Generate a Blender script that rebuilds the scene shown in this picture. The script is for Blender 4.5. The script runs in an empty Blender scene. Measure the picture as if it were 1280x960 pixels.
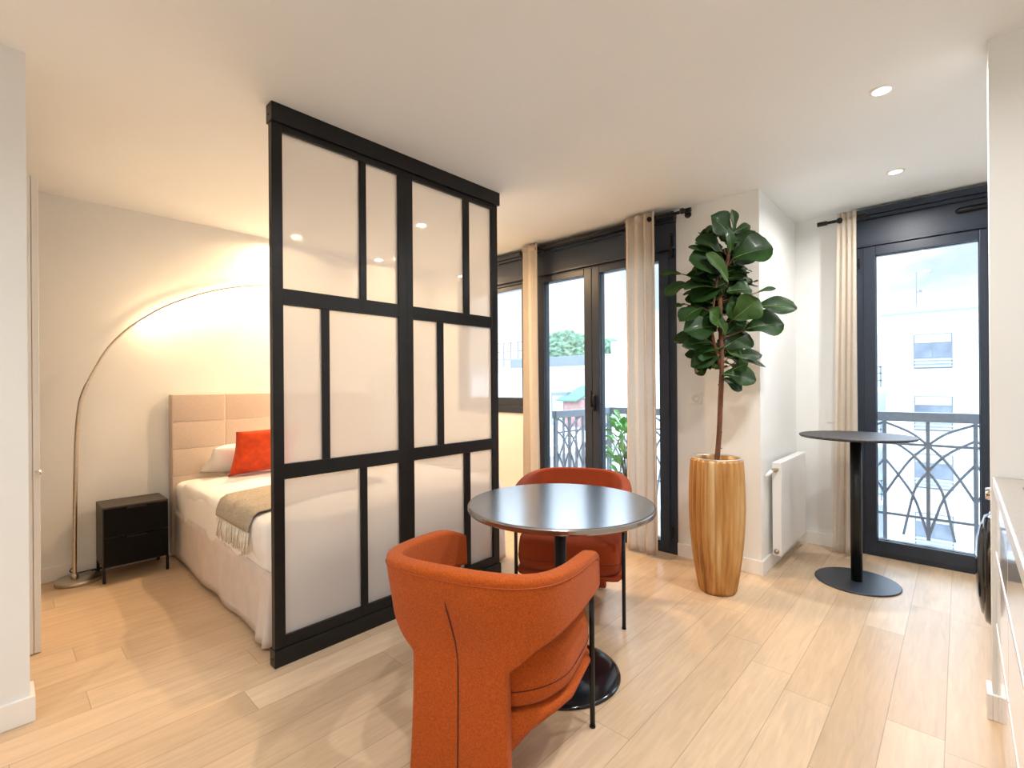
import bpy, bmesh, math, random
from mathutils import Vector, Matrix, noise
random.seed(7)
PI = math.pi
scene = bpy.context.scene
COL = scene.collection
FZ = 2.52          # ceiling height

# ------------------------------------------------------------------ materials
def srgb(r, g, b):
    f = lambda c: (c/255)/12.92 if c/255 <= .04045 else (((c/255)+.055)/1.055)**2.4
    return (f(r), f(g), f(b), 1)

def mat(name, col, rough=.5, metal=0, noise_s=0, noise_amt=.1, bump=0, bump_s=200, coat=0, sheen=0, spec=.5, stretch=None, trans=0):
    m = bpy.data.materials.new(name); m.use_nodes = True
    nt = m.node_tree; b = nt.nodes['Principled BSDF']
    b.inputs['Base Color'].default_value = col
    b.inputs['Roughness'].default_value = rough
    b.inputs['Metallic'].default_value = metal
    b.inputs['Specular IOR Level'].default_value = spec
    b.inputs['Coat Weight'].default_value = coat
    b.inputs['Sheen Weight'].default_value = sheen
    b.inputs['Transmission Weight'].default_value = trans
    tc = nt.nodes.new('ShaderNodeTexCoord')
    src = tc.outputs['Object']
    if stretch:
        mp = nt.nodes.new('ShaderNodeMapping'); mp.inputs['Scale'].default_value = stretch
        nt.links.new(src, mp.inputs['Vector']); src = mp.outputs['Vector']
    if noise_s:
        n = nt.nodes.new('ShaderNodeTexNoise'); n.inputs['Scale'].default_value = noise_s; n.inputs['Detail'].default_value = 5
        nt.links.new(src, n.inputs['Vector'])
        r = nt.nodes.new('ShaderNodeMapRange'); r.inputs['From Min'].default_value = .3; r.inputs['From Max'].default_value = .7
        r.inputs['To Min'].default_value = 1-noise_amt; r.inputs['To Max'].default_value = 1+noise_amt
        nt.links.new(n.outputs['Fac'], r.inputs['Value'])
        mx = nt.nodes.new('ShaderNodeVectorMath'); mx.operation = 'SCALE'
        mx.inputs[0].default_value = col[:3]
        nt.links.new(r.outputs['Result'], mx.inputs['Scale'])
        nt.links.new(mx.outputs['Vector'], b.inputs['Base Color'])
    if bump:
        n2 = nt.nodes.new('ShaderNodeTexNoise'); n2.inputs['Scale'].default_value = bump_s; n2.inputs['Detail'].default_value = 3
        nt.links.new(src, n2.inputs['Vector'])
        bp = nt.nodes.new('ShaderNodeBump'); bp.inputs['Strength'].default_value = bump; bp.inputs['Distance'].default_value = .004
        nt.links.new(n2.outputs['Fac'], bp.inputs['Height']); nt.links.new(bp.outputs['Normal'], b.inputs['Normal'])
    return m

def emit(name, col, s):
    m = bpy.data.materials.new(name); m.use_nodes = True
    nt = m.node_tree; nt.nodes.clear()
    e = nt.nodes.new('ShaderNodeEmission'); e.inputs['Color'].default_value = col; e.inputs['Strength'].default_value = s
    o = nt.nodes.new('ShaderNodeOutputMaterial'); nt.links.new(e.outputs[0], o.inputs[0])
    return m

WALL = mat('wall_paint', (.78, .79, .78, 1), .75, noise_s=3, noise_amt=.012, bump=.05, bump_s=350, spec=.2)
CEIL = mat('ceiling_paint', (.80, .82, .82, 1), .8, noise_s=2, noise_amt=.01, spec=.2)
TRIMM = mat('white_gloss_trim', (.82, .81, .79, 1), .35, noise_s=4, noise_amt=.01)
BLACK = mat('black_steel', (.006, .006, .0065, 1), .38, noise_s=30, noise_amt=.15, spec=.35)
ANTH = mat('anthracite_aluminium', (.016, .026, .045, 1), .32, noise_s=20, noise_amt=.08)
ANTHP = mat('anthracite_panel', (.020, .032, .055, 1), .42, noise_s=12, noise_amt=.06)
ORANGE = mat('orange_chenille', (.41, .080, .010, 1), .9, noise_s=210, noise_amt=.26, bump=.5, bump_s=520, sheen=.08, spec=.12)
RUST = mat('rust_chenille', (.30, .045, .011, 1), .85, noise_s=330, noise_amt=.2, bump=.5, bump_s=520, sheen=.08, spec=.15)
SEAM = mat('dark_stitching', (.10, .018, .006, 1), .9)
SEAMO = mat('orange_piping', (.36, .065, .012, 1), .9)
NICKEL = mat('brushed_nickel', (.62, .55, .46, 1), .28, 1, noise_s=60, noise_amt=.08)
CHROME = mat('chrome', (.8, .8, .8, 1), .12, 1, noise_s=10, noise_amt=.03)
BRASS = mat('aged_brass', (.45, .38, .25, 1), .3, 1, noise_s=20, noise_amt=.1)
TABLET = mat('black_laminate', (.010, .011, .013, 1), .22, noise_s=14, noise_amt=.1, spec=1)
TABLET.node_tree.nodes['Principled BSDF'].inputs['IOR'].default_value = 2.6
TABLEG = mat('glossy_black_base', (.008, .009, .012, 1), .12, noise_s=14, noise_amt=.1)
DARKWOOD = mat('blackened_oak', (.030, .026, .026, 1), .5, noise_s=9, noise_amt=.5, stretch=(14, 1, 1))
NSTAND = mat('dark_metal_cabinet', (.0025, .0023, .0022, 1), .6, noise_s=20, noise_amt=.15, spec=.15)
LINEN = mat('white_linen', (.84, .82, .80, 1), .9, noise_s=6, noise_amt=.02, bump=.25, bump_s=60, spec=.2)
SKIRT = mat('greige_cotton', (.66, .58, .53, 1), .95, noise_s=10, noise_amt=.05, bump=.3, bump_s=160, spec=.1)
HEADB = mat('beige_upholstery', (.60, .50, .41, 1), .95, noise_s=180, noise_amt=.13, bump=.5, bump_s=400, spec=.1, stretch=(1, 1, 3))
HEADS = mat('pale_piping', (.78, .70, .60, 1), .9, noise_s=50, noise_amt=.05)
THROW = mat('taupe_wool', (.42, .36, .28, 1), .95, noise_s=120, noise_amt=.2, bump=.6, bump_s=300, spec=.1)
FRINGE = mat('cream_fringe', (.68, .62, .52, 1), .95, noise_s=80, noise_amt=.15)
VELVET = mat('orange_velvet', (.60, .06, .008, 1), .8, noise_s=22, noise_amt=.18, bump=.3, bump_s=70, sheen=.2, spec=.2, stretch=(1, 1, 2))
SOIL = mat('soil', (.03, .02, .012, 1), .95, noise_s=60, noise_amt=.5, bump=1, bump_s=80)
BARK = mat('brown_bark', (.13, .048, .022, 1), .8, noise_s=30, noise_amt=.45, bump=.6, bump_s=90, stretch=(1, 1, .3))
RADM = mat('white_enamel', (.82, .82, .82, 1), .3, noise_s=4, noise_amt=.01)
PLAST = mat('white_plastic', (.80, .79, .76, 1), .35, noise_s=10, noise_amt=.01)
CABM = mat('glossy_white_lacquer', (.78, .77, .76, 1), .12, noise_s=3, noise_amt=.01, coat=.5)
COUNT = mat('grey_worktop', (.33, .30, .27, 1), .3, noise_s=160, noise_amt=.12)
HOB = mat('black_glass', (.006, .006, .007, 1), .06, noise_s=5, noise_amt=.05)
RUBBER = mat('black_rubber', (.01, .01, .01, 1), .6, noise_s=30, noise_amt=.2)
FACADE = mat('white_render', (.70, .71, .72, 1), .85, noise_s=.8, noise_amt=.03, spec=.1)
FACW = mat('far_window_glass', (.16, .19, .24, 1), .5, noise_s=1.5, noise_amt=.3)
FACS = mat('far_shutter', (.40, .44, .50, 1), .6, noise_s=3, noise_amt=.05)
GREYR = mat('grey_metal_rail', (.16, .19, .22, 1), .5, noise_s=20, noise_amt=.1)
RAILB = mat('blue_grey_iron', (.26, .30, .36, 1), .45, noise_s=30, noise_amt=.1)
GREENR = mat('green_roof_felt', (.09, .20, .15, 1), .8, noise_s=5, noise_amt=.1)
BRICKP = mat('pinkish_brick', (.28, .17, .15, 1), .85, noise_s=8, noise_amt=.15)
HEDGE = mat('hedge_leaves', (.12, .20, .13, 1), .8, noise_s=6, noise_amt=.6, bump=1, bump_s=10)
GROUNDM = mat('street_asphalt', (.45, .45, .44, 1), .9, noise_s=2, noise_amt=.1)
TERR = mat('balcony_tiles', (.6, .58, .55, 1), .7, noise_s=8, noise_amt=.06)
LEAFB = mat('light_green_leaves', (.22, .48, .14, 1), .5, noise_s=8, noise_amt=.25)
POTG = mat('grey_planter', (.3, .3, .31, 1), .7, noise_s=10, noise_amt=.1)

def leaf_material():
    m = mat('fiddle_leaf', (.010, .036, .005, 1), .5, noise_s=7, noise_amt=.45, spec=.22)
    nt = m.node_tree; b = nt.nodes['Principled BSDF']
    geo = nt.nodes.new('ShaderNodeNewGeometry')
    mx = nt.nodes.new('ShaderNodeMix'); mx.data_type = 'RGBA'
    src = b.inputs['Base Color'].links[0].from_socket
    nt.links.new(geo.outputs['Backfacing'], mx.inputs['Factor'])
    nt.links.new(src, mx.inputs['A']); mx.inputs['B'].default_value = (.03, .07, .012, 1)
    nt.links.new(mx.outputs['Result'], b.inputs['Base Color'])
    b.inputs['Coat Weight'].default_value = .04; b.inputs['Coat Roughness'].default_value = .15
    return m
LEAF = leaf_material()
VEIN = mat('leaf_midrib', (.14, .20, .05, 1), .5)

def curtain_material():
    m = bpy.data.materials.new('natural_linen_voile'); m.use_nodes = True
    nt = m.node_tree; nt.nodes.clear()
    out = nt.nodes.new('ShaderNodeOutputMaterial')
    tc = nt.nodes.new('ShaderNodeTexCoord')
    w = nt.nodes.new('ShaderNodeTexNoise'); w.inputs['Scale'].default_value = 260; w.inputs['Detail'].default_value = 2
    mp = nt.nodes.new('ShaderNodeMapping'); mp.inputs['Scale'].default_value = (1, 1, .25)
    nt.links.new(tc.outputs['Object'], mp.inputs['Vector']); nt.links.new(mp.outputs['Vector'], w.inputs['Vector'])
    ramp = nt.nodes.new('ShaderNodeMix'); ramp.data_type = 'RGBA'
    ramp.inputs['A'].default_value = (.74, .66, .56, 1); ramp.inputs['B'].default_value = (.90, .84, .76, 1)
    nt.links.new(w.outputs['Fac'], ramp.inputs['Factor'])
    d = nt.nodes.new('ShaderNodeBsdfDiffuse'); t = nt.nodes.new('ShaderNodeBsdfTranslucent'); tr = nt.nodes.new('ShaderNodeBsdfTransparent')
    nt.links.new(ramp.outputs['Result'], d.inputs['Color']); nt.links.new(ramp.outputs['Result'], t.inputs['Color'])
    m1 = nt.nodes.new('ShaderNodeMixShader'); m1.inputs[0].default_value = .5
    nt.links.new(d.outputs[0], m1.inputs[1]); nt.links.new(t.outputs[0], m1.inputs[2])
    m2 = nt.nodes.new('ShaderNodeMixShader'); m2.inputs[0].default_value = .12
    nt.links.new(m1.outputs[0], m2.inputs[1]); nt.links.new(tr.outputs[0], m2.inputs[2])
    nt.links.new(m2.outputs[0], out.inputs[0])
    return m
VOILE = curtain_material()

def frosted_material():
    m = bpy.data.materials.new('opal_glass'); m.use_nodes = True
    nt = m.node_tree; nt.nodes.clear()
    out = nt.nodes.new('ShaderNodeOutputMaterial')
    tc = nt.nodes.new('ShaderNodeTexCoord'); n = nt.nodes.new('ShaderNodeTexNoise'); n.inputs['Scale'].default_value = 1.5
    nt.links.new(tc.outputs['Object'], n.inputs['Vector'])
    cm = nt.nodes.new('ShaderNodeMix'); cm.data_type = 'RGBA'
    cm.inputs['A'].default_value = (.86, .85, .85, 1); cm.inputs['B'].default_value = (.90, .89, .89, 1)
    nt.links.new(n.outputs['Fac'], cm.inputs['Factor'])
    d = nt.nodes.new('ShaderNodeBsdfDiffuse'); t = nt.nodes.new('ShaderNodeBsdfTranslucent')
    nt.links.new(cm.outputs['Result'], d.inputs['Color']); nt.links.new(cm.outputs['Result'], t.inputs['Color'])
    m1 = nt.nodes.new('ShaderNodeMixShader'); m1.inputs[0].default_value = .42
    nt.links.new(d.outputs[0], m1.inputs[1]); nt.links.new(t.outputs[0], m1.inputs[2])
    r = nt.nodes.new('ShaderNodeBsdfRefraction'); r.inputs['Roughness'].default_value = .33; r.inputs['IOR'].default_value = 1.03
    r.inputs['Color'].default_value = (.95, .95, .95, 1)
    m3 = nt.nodes.new('ShaderNodeMixShader'); m3.inputs[0].default_value = .42
    nt.links.new(m1.outputs[0], m3.inputs[1]); nt.links.new(r.outputs[0], m3.inputs[2])
    g = nt.nodes.new('ShaderNodeBsdfGlossy'); g.inputs['Roughness'].default_value = .02
    fr = nt.nodes.new('ShaderNodeFresnel'); fr.inputs['IOR'].default_value = 1.35
    m2 = nt.nodes.new('ShaderNodeMixShader')
    nt.links.new(fr.outputs[0], m2.inputs[0]); nt.links.new(m3.outputs[0], m2.inputs[1]); nt.links.new(g.outputs[0], m2.inputs[2])
    nt.links.new(m2.outputs[0], out.inputs[0])
    return m
OPAL = frosted_material()

def clear_glass():
    m = bpy.data.materials.new('clear_glazing'); m.use_nodes = True
    nt = m.node_tree; nt.nodes.clear()
    out = nt.nodes.new('ShaderNodeOutputMaterial')
    tr = nt.nodes.new('ShaderNodeBsdfTransparent'); tr.inputs['Color'].default_value = (.97, .985, .98, 1)
    g = nt.nodes.new('ShaderNodeBsdfGlossy'); g.inputs['Roughness'].default_value = .0
    fr = nt.nodes.new('ShaderNodeFresnel'); fr.inputs['IOR'].default_value = 1.3
    mx = nt.nodes.new('ShaderNodeMixShader')
    nt.links.new(fr.outputs[0], mx.inputs[0]); nt.links.new(tr.outputs[0], mx.inputs[1]); nt.links.new(g.outputs[0], mx.inputs[2])
    nt.links.new(mx.outputs[0], out.inputs[0])
    return m
GLASS = clear_glass()

def floor_material():
    m = bpy.data.materials.new('oak_planks'); m.use_nodes = True
    nt = m.node_tree; N = nt.nodes; Lk = nt.links
    b = N['Principled BSDF']
    tc = N.new('ShaderNodeTexCoord')
    sep = N.new('ShaderNodeSeparateXYZ'); Lk.new(tc.outputs['Object'], sep.inputs[0])
    # row index along x, random slide of every row along y
    def math_(op, a, bb=None):
        n = N.new('ShaderNodeMath'); n.operation = op
        for i, v in enumerate((a, bb)):
            if v is None: continue
            if isinstance(v, (int, float)): n.inputs[i].default_value = v
            else: Lk.new(v, n.inputs[i])
        return n.outputs[0]
    W, LN = .163, 1.25
    xr = math_('DIVIDE', math_('ADD', sep.outputs['X'], .045), W)
    row = math_('FLOOR', xr); fx = math_('FRACT', xr)
    wn = N.new('ShaderNodeTexWhiteNoise'); wn.noise_dimensions = '1D'; Lk.new(row, wn.inputs['W'])
    yr = math_('ADD', math_('DIVIDE', sep.outputs['Y'], LN), math_('MULTIPLY', wn.outputs['Value'], 7.3))
    col = math_('FLOOR', yr); fy = math_('FRACT', yr)
    cmb = N.new('ShaderNodeCombineXYZ'); Lk.new(row, cmb.inputs[0]); Lk.new(col, cmb.inputs[1])
    wp = N.new('ShaderNodeTexWhiteNoise'); wp.noise_dimensions = '3D'; Lk.new(cmb.outputs[0], wp.inputs['Vector'])
    ramp = N.new('ShaderNodeValToRGB'); e = ramp.color_ramp.elements
    e[0].position = 0; e[0].color = (.50, .355, .22, 1); e[1].position = 1; e[1].color = (.70, .53, .36, 1)
    k = e.new(.35); k.color = (.64, .475, .315, 1)
    k = e.new(.7); k.color = (.585, .425, .275, 1)
    Lk.new(wp.outputs['Value'], ramp.inputs['Fac'])
    # grain
    off = N.new('ShaderNodeVectorMath'); off.operation = 'ADD'
    Lk.new(tc.outputs['Object'], off.inputs[0]); Lk.new(wp.outputs['Color'], off.inputs[1])
    mp = N.new('ShaderNodeMapping'); mp.inputs['Scale'].default_value = (16, 1.6, 1); Lk.new(off.outputs[0], mp.inputs['Vector'])
    gn = N.new('ShaderNodeTexNoise'); gn.inputs['Scale'].default_value = 2.2; gn.inputs['Detail'].default_value = 7; gn.inputs['Distortion'].default_value = 1.2
    Lk.new(mp.outputs[0], gn.inputs['Vector'])
    gr = N.new('ShaderNodeMapRange'); gr.inputs['From Min'].default_value = .3; gr.inputs['From Max'].default_value = .7
    gr.inputs['To Min'].default_value = .90; gr.inputs['To Max'].default_value = 1.09
    Lk.new(gn.outputs['Fac'], gr.inputs['Value'])
    # joints
    ex = math_('MULTIPLY', math_('MINIMUM', fx, math_('SUBTRACT', 1, fx)), W)
    ey = math_('MULTIPLY', math_('MINIMUM', fy, math_('SUBTRACT', 1, fy)), LN)
    ed = math_('MINIMUM', ex, ey)
    jr = N.new('ShaderNodeMapRange'); jr.inputs['From Min'].default_value = .0004; jr.inputs['From Max'].default_value = .0022
    jr.inputs['To Min'].default_value = .62; jr.inputs['To Max'].default_value = 1
    Lk.new(ed, jr.inputs['Value'])
    tot = math_('MULTIPLY', gr.outputs[0], jr.outputs[0])
    sc = N.new('ShaderNodeVectorMath'); sc.operation = 'SCALE'
    Lk.new(ramp.outputs['Color'], sc.inputs[0]); Lk.new(tot, sc.inputs['Scale'])
    Lk.new(sc.outputs[0], b.inputs['Base Color'])
    b.inputs['Roughness'].default_value = .36
    b.inputs['Specular IOR Level'].default_value = .45
    bp = N.new('ShaderNodeBump'); bp.inputs['Strength'].default_value = .25; bp.inputs['Distance'].default_value = .002
    Lk.new(tot, bp.inputs['Height']); Lk.new(bp.outputs[0], b.inputs['Normal'])
    return m
FLOORM = floor_material()

def vase_material():
    m = bpy.data.materials.new('gilded_wood'); m.use_nodes = True
    nt = m.node_tree; N = nt.nodes; Lk = nt.links; b = N['Principled BSDF']
    tc = N.new('ShaderNodeTexCoord')
    mp = N.new('ShaderNodeMapping'); mp.inputs['Scale'].default_value = (14, 14, .8); Lk.new(tc.outputs['Object'], mp.inputs[0])
    n = N.new('ShaderNodeTexNoise'); n.inputs['Scale'].default_value = 1.4; n.inputs['Detail'].default_value = 6; Lk.new(mp.outputs[0], n.inputs['Vector'])
    r = N.new('ShaderNodeValToRGB'); e = r.color_ramp.elements
    e[0].position = .3; e[0].color = (.22, .085, .022, 1); e[1].position = .72; e[1].color = (.66, .47, .24, 1)
    k = e.new(.45); k.color = (.42, .20, .055, 1); k = e.new(.57); k.color = (.54, .30, .10, 1)
    Lk.new(n.outputs['Fac'], r.inputs[0]); Lk.new(r.outputs[0], b.inputs['Base Color'])
    b.inputs['Roughness'].default_value = .38; b.inputs['Metallic'].default_value = .25
    n2 = N.new('ShaderNodeTexNoise'); n2.inputs['Scale'].default_value = 90; Lk.new(tc.outputs['Object'], n2.inputs['Vector'])
    bp = N.new('ShaderNodeBump'); bp.inputs['Strength'].default_value = .3; bp.inputs['Distance'].default_value = .003
    Lk.new(n2.outputs[0], bp.inputs['Height']); Lk.new(bp.outputs[0], b.inputs['Normal'])
    return m
VASE = vase_material()

# ------------------------------------------------------------------ mesh helpers
def obj(name, bm, m, parent=None, smooth=False, kind=None):
    me = bpy.data.meshes.new(name)
    bmesh.ops.recalc_face_normals(bm, faces=bm.faces)
    bm.to_mesh(me); bm.free()
    if smooth:
        for p in me.polygons: p.use_smooth = True
    o = bpy.data.objects.new(name, me); COL.objects.link(o)
    for mm in (m if isinstance(m, (list, tuple)) else [m]): me.materials.append(mm)
    if parent is not None: o.parent = parent
    if kind: o['kind'] = kind
    return o

def tag(o, label, cat, group=None, kind=None):
    o['label'] = label; o['category'] = cat
    if group: o['group'] = group
    if kind: o['kind'] = kind
    return o

def thing(name, label, cat, loc=(0, 0, 0), rz=0, group=None):
    o = bpy.data.objects.new(name, None); COL.objects.link(o)
    o.location = loc; o.rotation_euler = (0, 0, rz); o.empty_display_size = .1
    return tag(o, label, cat, group)

def struct_root(name):
    o = bpy.data.objects.new(name, None); COL.objects.link(o); o['kind'] = 'structure'; o.empty_display_size = .1
    return o

def box(bm, x0, x1, y0, y1, z0, z1, bev=0, seg=2, mi=0):
    r = bmesh.ops.create_cube(bm, size=1)
    vs = r['verts']
    for v in vs:
        v.co = Vector(((x0+x1)/2+v.co.x*(x1-x0), (y0+y1)/2+v.co.y*(y1-y0), (z0+z1)/2+v.co.z*(z1-z0)))
    fs = set(f for v in vs for f in v.link_faces)
    for f in fs: f.material_index = mi
    if bev:
        es = list(set(e for v in vs for e in v.link_edges))
        bmesh.ops.bevel(bm, geom=es, offset=bev, segments=seg, profile=.6, affect='EDGES')
    return bm

def B(*a, **k):
    bm = bmesh.new(); return box(bm, *a, **k)

def loft(bm, rings, cap0=True, cap1=True, close=True):
    vr = [[bm.verts.new(p) for p in r] for r in rings]
    n = len(vr[0])
    for a, b in zip(vr, vr[1:]):
        for i in range(n if close else n-1):
            j = (i+1) % n
            bm.faces.new((a[i], a[j], b[j], b[i]))
    if cap0: bm.faces.new(vr[0][::-1])
    if cap1: bm.faces.new(vr[-1])
    return bm

def lathe(bm, prof, c=(0, 0, 0), n=32, cap0=True, cap1=True):
    return loft(bm, [[(c[0]+r*math.cos(2*PI*i/n), c[1]+r*math.sin(2*PI*i/n), c[2]+z) for i in range(n)] for r, z in prof], cap0, cap1)

def tube(bm, pts, r, n=10, caps=True, flat=1.0):
    pts = [Vector(p) for p in pts]
    rs = r if isinstance(r, (list, tuple)) else [r]*len(pts)
    rings = []; up = Vector((0, 0, 1))
    prev = None
    for i, p in enumerate(pts):
        d = (pts[min(i+1, len(pts)-1)]-pts[max(i-1, 0)]).normalized()
        if prev is None:
            a = up if abs(d.z) < .9 else Vector((1, 0, 0))
            s = d.cross(a).normalized()
        else:
            s = (prev-d*prev.dot(d)).normalized()
        prev = s; t = d.cross(s)
        rings.append([p+(s*math.cos(2*PI*k/n)+t*math.sin(2*PI*k/n)*flat)*rs[i] for k in range(n)])
    return loft(bm, rings, caps, caps)

def disc_y(bm, c, r, y0, y1, n=24):   # cylinder along y
    tube(bm, [(c[0], y0, c[1]), (c[0], y1, c[1])], r, n); return bm

def interp(pts, t):
    """Catmull-Rom through pts (tuples), t in 0..1."""
    n = len(pts)-1; s = min(max(t, 0), 1)*n; i = min(int(s), n-1); f = s-i
    p0 = pts[max(i-1, 0)]; p1 = pts[i]; p2 = pts[i+1]; p3 = pts[min(i+2, n)]
    return tuple(.5*((2*b)+(-a+c)*f+(2*a-5*b+4*c-d)*f*f+(-a+3*b-3*c+d)*f**3) for a, b, c, d in zip(p0, p1, p2, p3))

def smooth_line(pts, n=24):
    return [interp(pts, i/n) for i in range(n+1)]

# ================================================================== ROOM SHELL
def wall(name, boxes, m=WALL):
    bm = bmesh.new()
    for b in boxes: box(bm, *b)
    return obj(name, bm, m, kind='structure')

XL, XR = -4.33, .75          # headboard wall, kitchen wall
YR = -2.1                    # rear wall
fl = obj('floor', B(XL-.2, XR+.2, YR-.2, 4.36, -.12, 0), FLOORM, kind='structure')
obj('ceiling', B(XL-.2, XR+.2, YR-.2, 4.60, FZ, FZ+.25), CEIL, kind='structure')
wall('wall_left', [(XL-.2, XL, YR, 3.6, 0, FZ)])
wall('wall_rear', [(XL-.2, XR+.2, YR-.2, YR, 0, FZ)])
wall('wall_right', [(XR, XR+.2, YR, 4.60, 0, FZ)])
wall('wall_entry', [(-2.70, -2.575, YR, .088, 0, FZ), (-3.9, -2.70, -.05-.6, -.05-.5, 0, FZ)])
# window wall of the living area, the pier between the two openings, the recess wall
wall('wall_front', [(XL, -3.95, 3.40, 3.60, 0, FZ), (-3.95, -2.99, 3.40, 3.60, 0, .99), (-2.99, -2.87, 3.40, 3.60, 0, FZ),
                    (-3.95, -2.99, 3.40, 3.60, 2.50, FZ), (-2.87, -1.513, 3.40, 3.60, 2.50, FZ)])
wall('wall_pier', [(-1.513, -.953, 3.40, 4.55, 0, FZ)])
wall('wall_recess', [(-.953, -.553, 4.34, 4.55, 0, FZ), (.17, XR, 4.34, 4.55, 0, FZ), (-.553, .17, 4.34, 4.55, 2.50, FZ)])
wall('wall_stub', [(.083, XR, 2.52, 2.62, 0, FZ)])
# skirting boards
def skirt(name, boxes):
    bm = bmesh.new()
    for b in boxes: box(bm, *b, bev=.003, seg=2)
    return obj(name, bm, TRIMM, kind='structure')
SH = .095
skirt('baseboard_left', [(XL, XL+.014, .1, 3.4, 0, SH)])
skirt('baseboard_entry', [(-2.575, -2.561, YR, .102, 0, SH), (-2.70, -2.575, .088, .102, 0, SH)])
skirt('baseboard_front', [(XL, -2.87, 3.386, 3.40, 0, SH)])
skirt('baseboard_pier', [(-1.513, -.953, 3.386, 3.40, 0, SH), (-.953, -.939, 3.386, 4.34, 0, SH)])
skirt('baseboard_recess', [(-.953, -.553, 4.326, 4.34, 0, SH)])
skirt('baseboard_stub', [(.083, .107, 2.505, 2.52, 0, SH), (.067, .083, 2.505, 2.62, 0, SH)])

# ================================================================== WINDOWS
def frame_box(bm, x0, x1, z0, z1, w, y0, y1, bev=.004, wb=None, wt=None, wr=None):
    wb = wb or w; wt = wt or w; wr = wr or w
    box(bm, x0, x0+w, y0, y1, z0, z1, bev); box(bm, x1-wr, x1, y0, y1, z0, z1, bev)
    box(bm, x0+w, x1-wr, y0, y1, z0, z0+wb, bev); box(bm, x0+w, x1-wr, y0, y1, z1-wt, z1, bev)

def shutter_box(root, x0, x1, y, z0=2.24, z1=2.50):
    bm = bmesh.new()
    box(bm, x0, x1, y-.005, y+.14, z0, z1-.07, .003)           # recessed flat cover
    obj('shutter_box', bm, ANTHP, root)
    bm = bmesh.new()
    box(bm, x0-.004, x1+.004, y-.045, y+.14, z1-.045, z1, .004)
    box(bm, x0-.002, x1+.002, y-.03, y+.14, z1-.07, z1-.047, .003)
    box(bm, x0-.002, x1+.002, y-.02, y+.0, z0-.006, z0+.012, .003)
    obj('cover_rail', bm, ANTH, root)

# fixed window beside the bed
w1 = struct_root('window_1')
bm = bmesh.new(); frame_box(bm, -3.95, -2.99, .99, 2.24, .04, 3.40, 3.50, wb=.06, wt=.03); box(bm, -3.95, -2.99, 3.385, 3.41, .985, 1.04, .003)
obj('frame', bm, ANTH, w1)
bm = bmesh.new(); frame_box(bm, -3.91, -3.03, 1.05, 2.21, .045, 3.415, 3.48, wb=.08, wr=.012); obj('sash', bm, ANTH, w1)
obj('pane', B(-3.87, -3.03, 3.452, 3.460, 1.12, 2.17), GLASS, w1)
shutter_box(w1, -3.95, -2.99, 3.39)

# French doors
d1 = struct_root('door_1')
bm = bmesh.new(); frame_box(bm, -2.87, -1.513, 0, 2.24, .055, 3.39, 3.50, wb=.035, wt=.02); obj('frame', bm, ANTH, d1)
for i, (a, b) in enumerate(((-2.815, -2.232), (-2.228, -1.565))):
    bm = bmesh.new(); frame_box(bm, a, b, .035, 2.22, .07, 3.375, 3.46, wb=.055, wt=.055, wr=.075)
    s = obj('door_sash', bm, ANTH, d1)
    obj('pane', B(a+.068, b-.072, 3.425, 3.433, .088, 2.167), GLASS, s)
    bm = bmesh.new(); frame_box(bm, a+.066, b-.071, .086, 2.169, .008, 3.40, 3.436, bev=.001); obj('glazing_bead', bm, ANTHP, s)
hd = bmesh.new(); box(hd, -2.225, -2.195, 3.355, 3.375, 1.03, 1.16, .008, 3); tube(hd, [(-2.21, 3.365, 1.075), (-2.21, 3.325, 1.075)], .009, 12)
tube(hd, [(-2.21, 3.327, 1.07), (-2.21, 3.322, 1.13), (-2.21, 3.325, 1.20)], [.010, .011, .009], 12)
obj('handle', hd, BLACK, d1, True)
shutter_box(d1, -2.87, -1.513, 3.385)
bm = bmesh.new(); box(bm, -1.56, -1.545, 3.36, 3.385, .12, .20, .004); obj('hinge', bm, BLACK, d1)
bm = bmesh.new(); tube(bm, [(-1.54, 3.372, 2.17), (-1.54, 3.372, 2.33)], .011, 12); lathe(bm, [(.012, 0), (.016, .01), (.012, .02)], (-1.54, 3.372, 2.33), 12)
obj('shutter_crank', bm, BLACK, d1, True)

# glazed door of the recess
d2 = struct_root('door_2')
bm = bmesh.new(); frame_box(bm, -.553, .17, 0, 2.24, .045, 4.325, 4.45, wb=.04, wt=.015); obj('frame', bm, ANTH, d2)
bm = bmesh.new(); frame_box(bm, -.512, .135, .035, 2.23, .07, 4.315, 4.40, wb=.085, wt=.065, wr=.04); s = obj('door_sash', bm, ANTH, d2)
obj('pane', B(-.444, .097, 4.36, 4.368, .118, 2.167), GLASS, s)
bm = bmesh.new(); frame_box(bm, -.446, .098, .116, 2.169, .008, 4.34, 4.37, bev=.001); obj('glazing_bead', bm, ANTHP, s)
shutter_box(d2, -.553, .17, 4.325)
bm = bmesh.new(); tube(bm, [(-.01, 4.314, 2.37), (0, 4.308, 2.37), (.16, 4.308, 2.375), (.168, 4.312, 2.375)], [.012, .018, .018, .012], 12)
obj('air_vent', bm, BLACK, d2, True)
for z in (.16, 2.12):
    bm = bmesh.new(); tube(bm, [(-.54, 4.312, z-.035), (-.54, 4.312, z+.035)], .008, 10); obj('hinge', bm, BLACK, d2, True)

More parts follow.
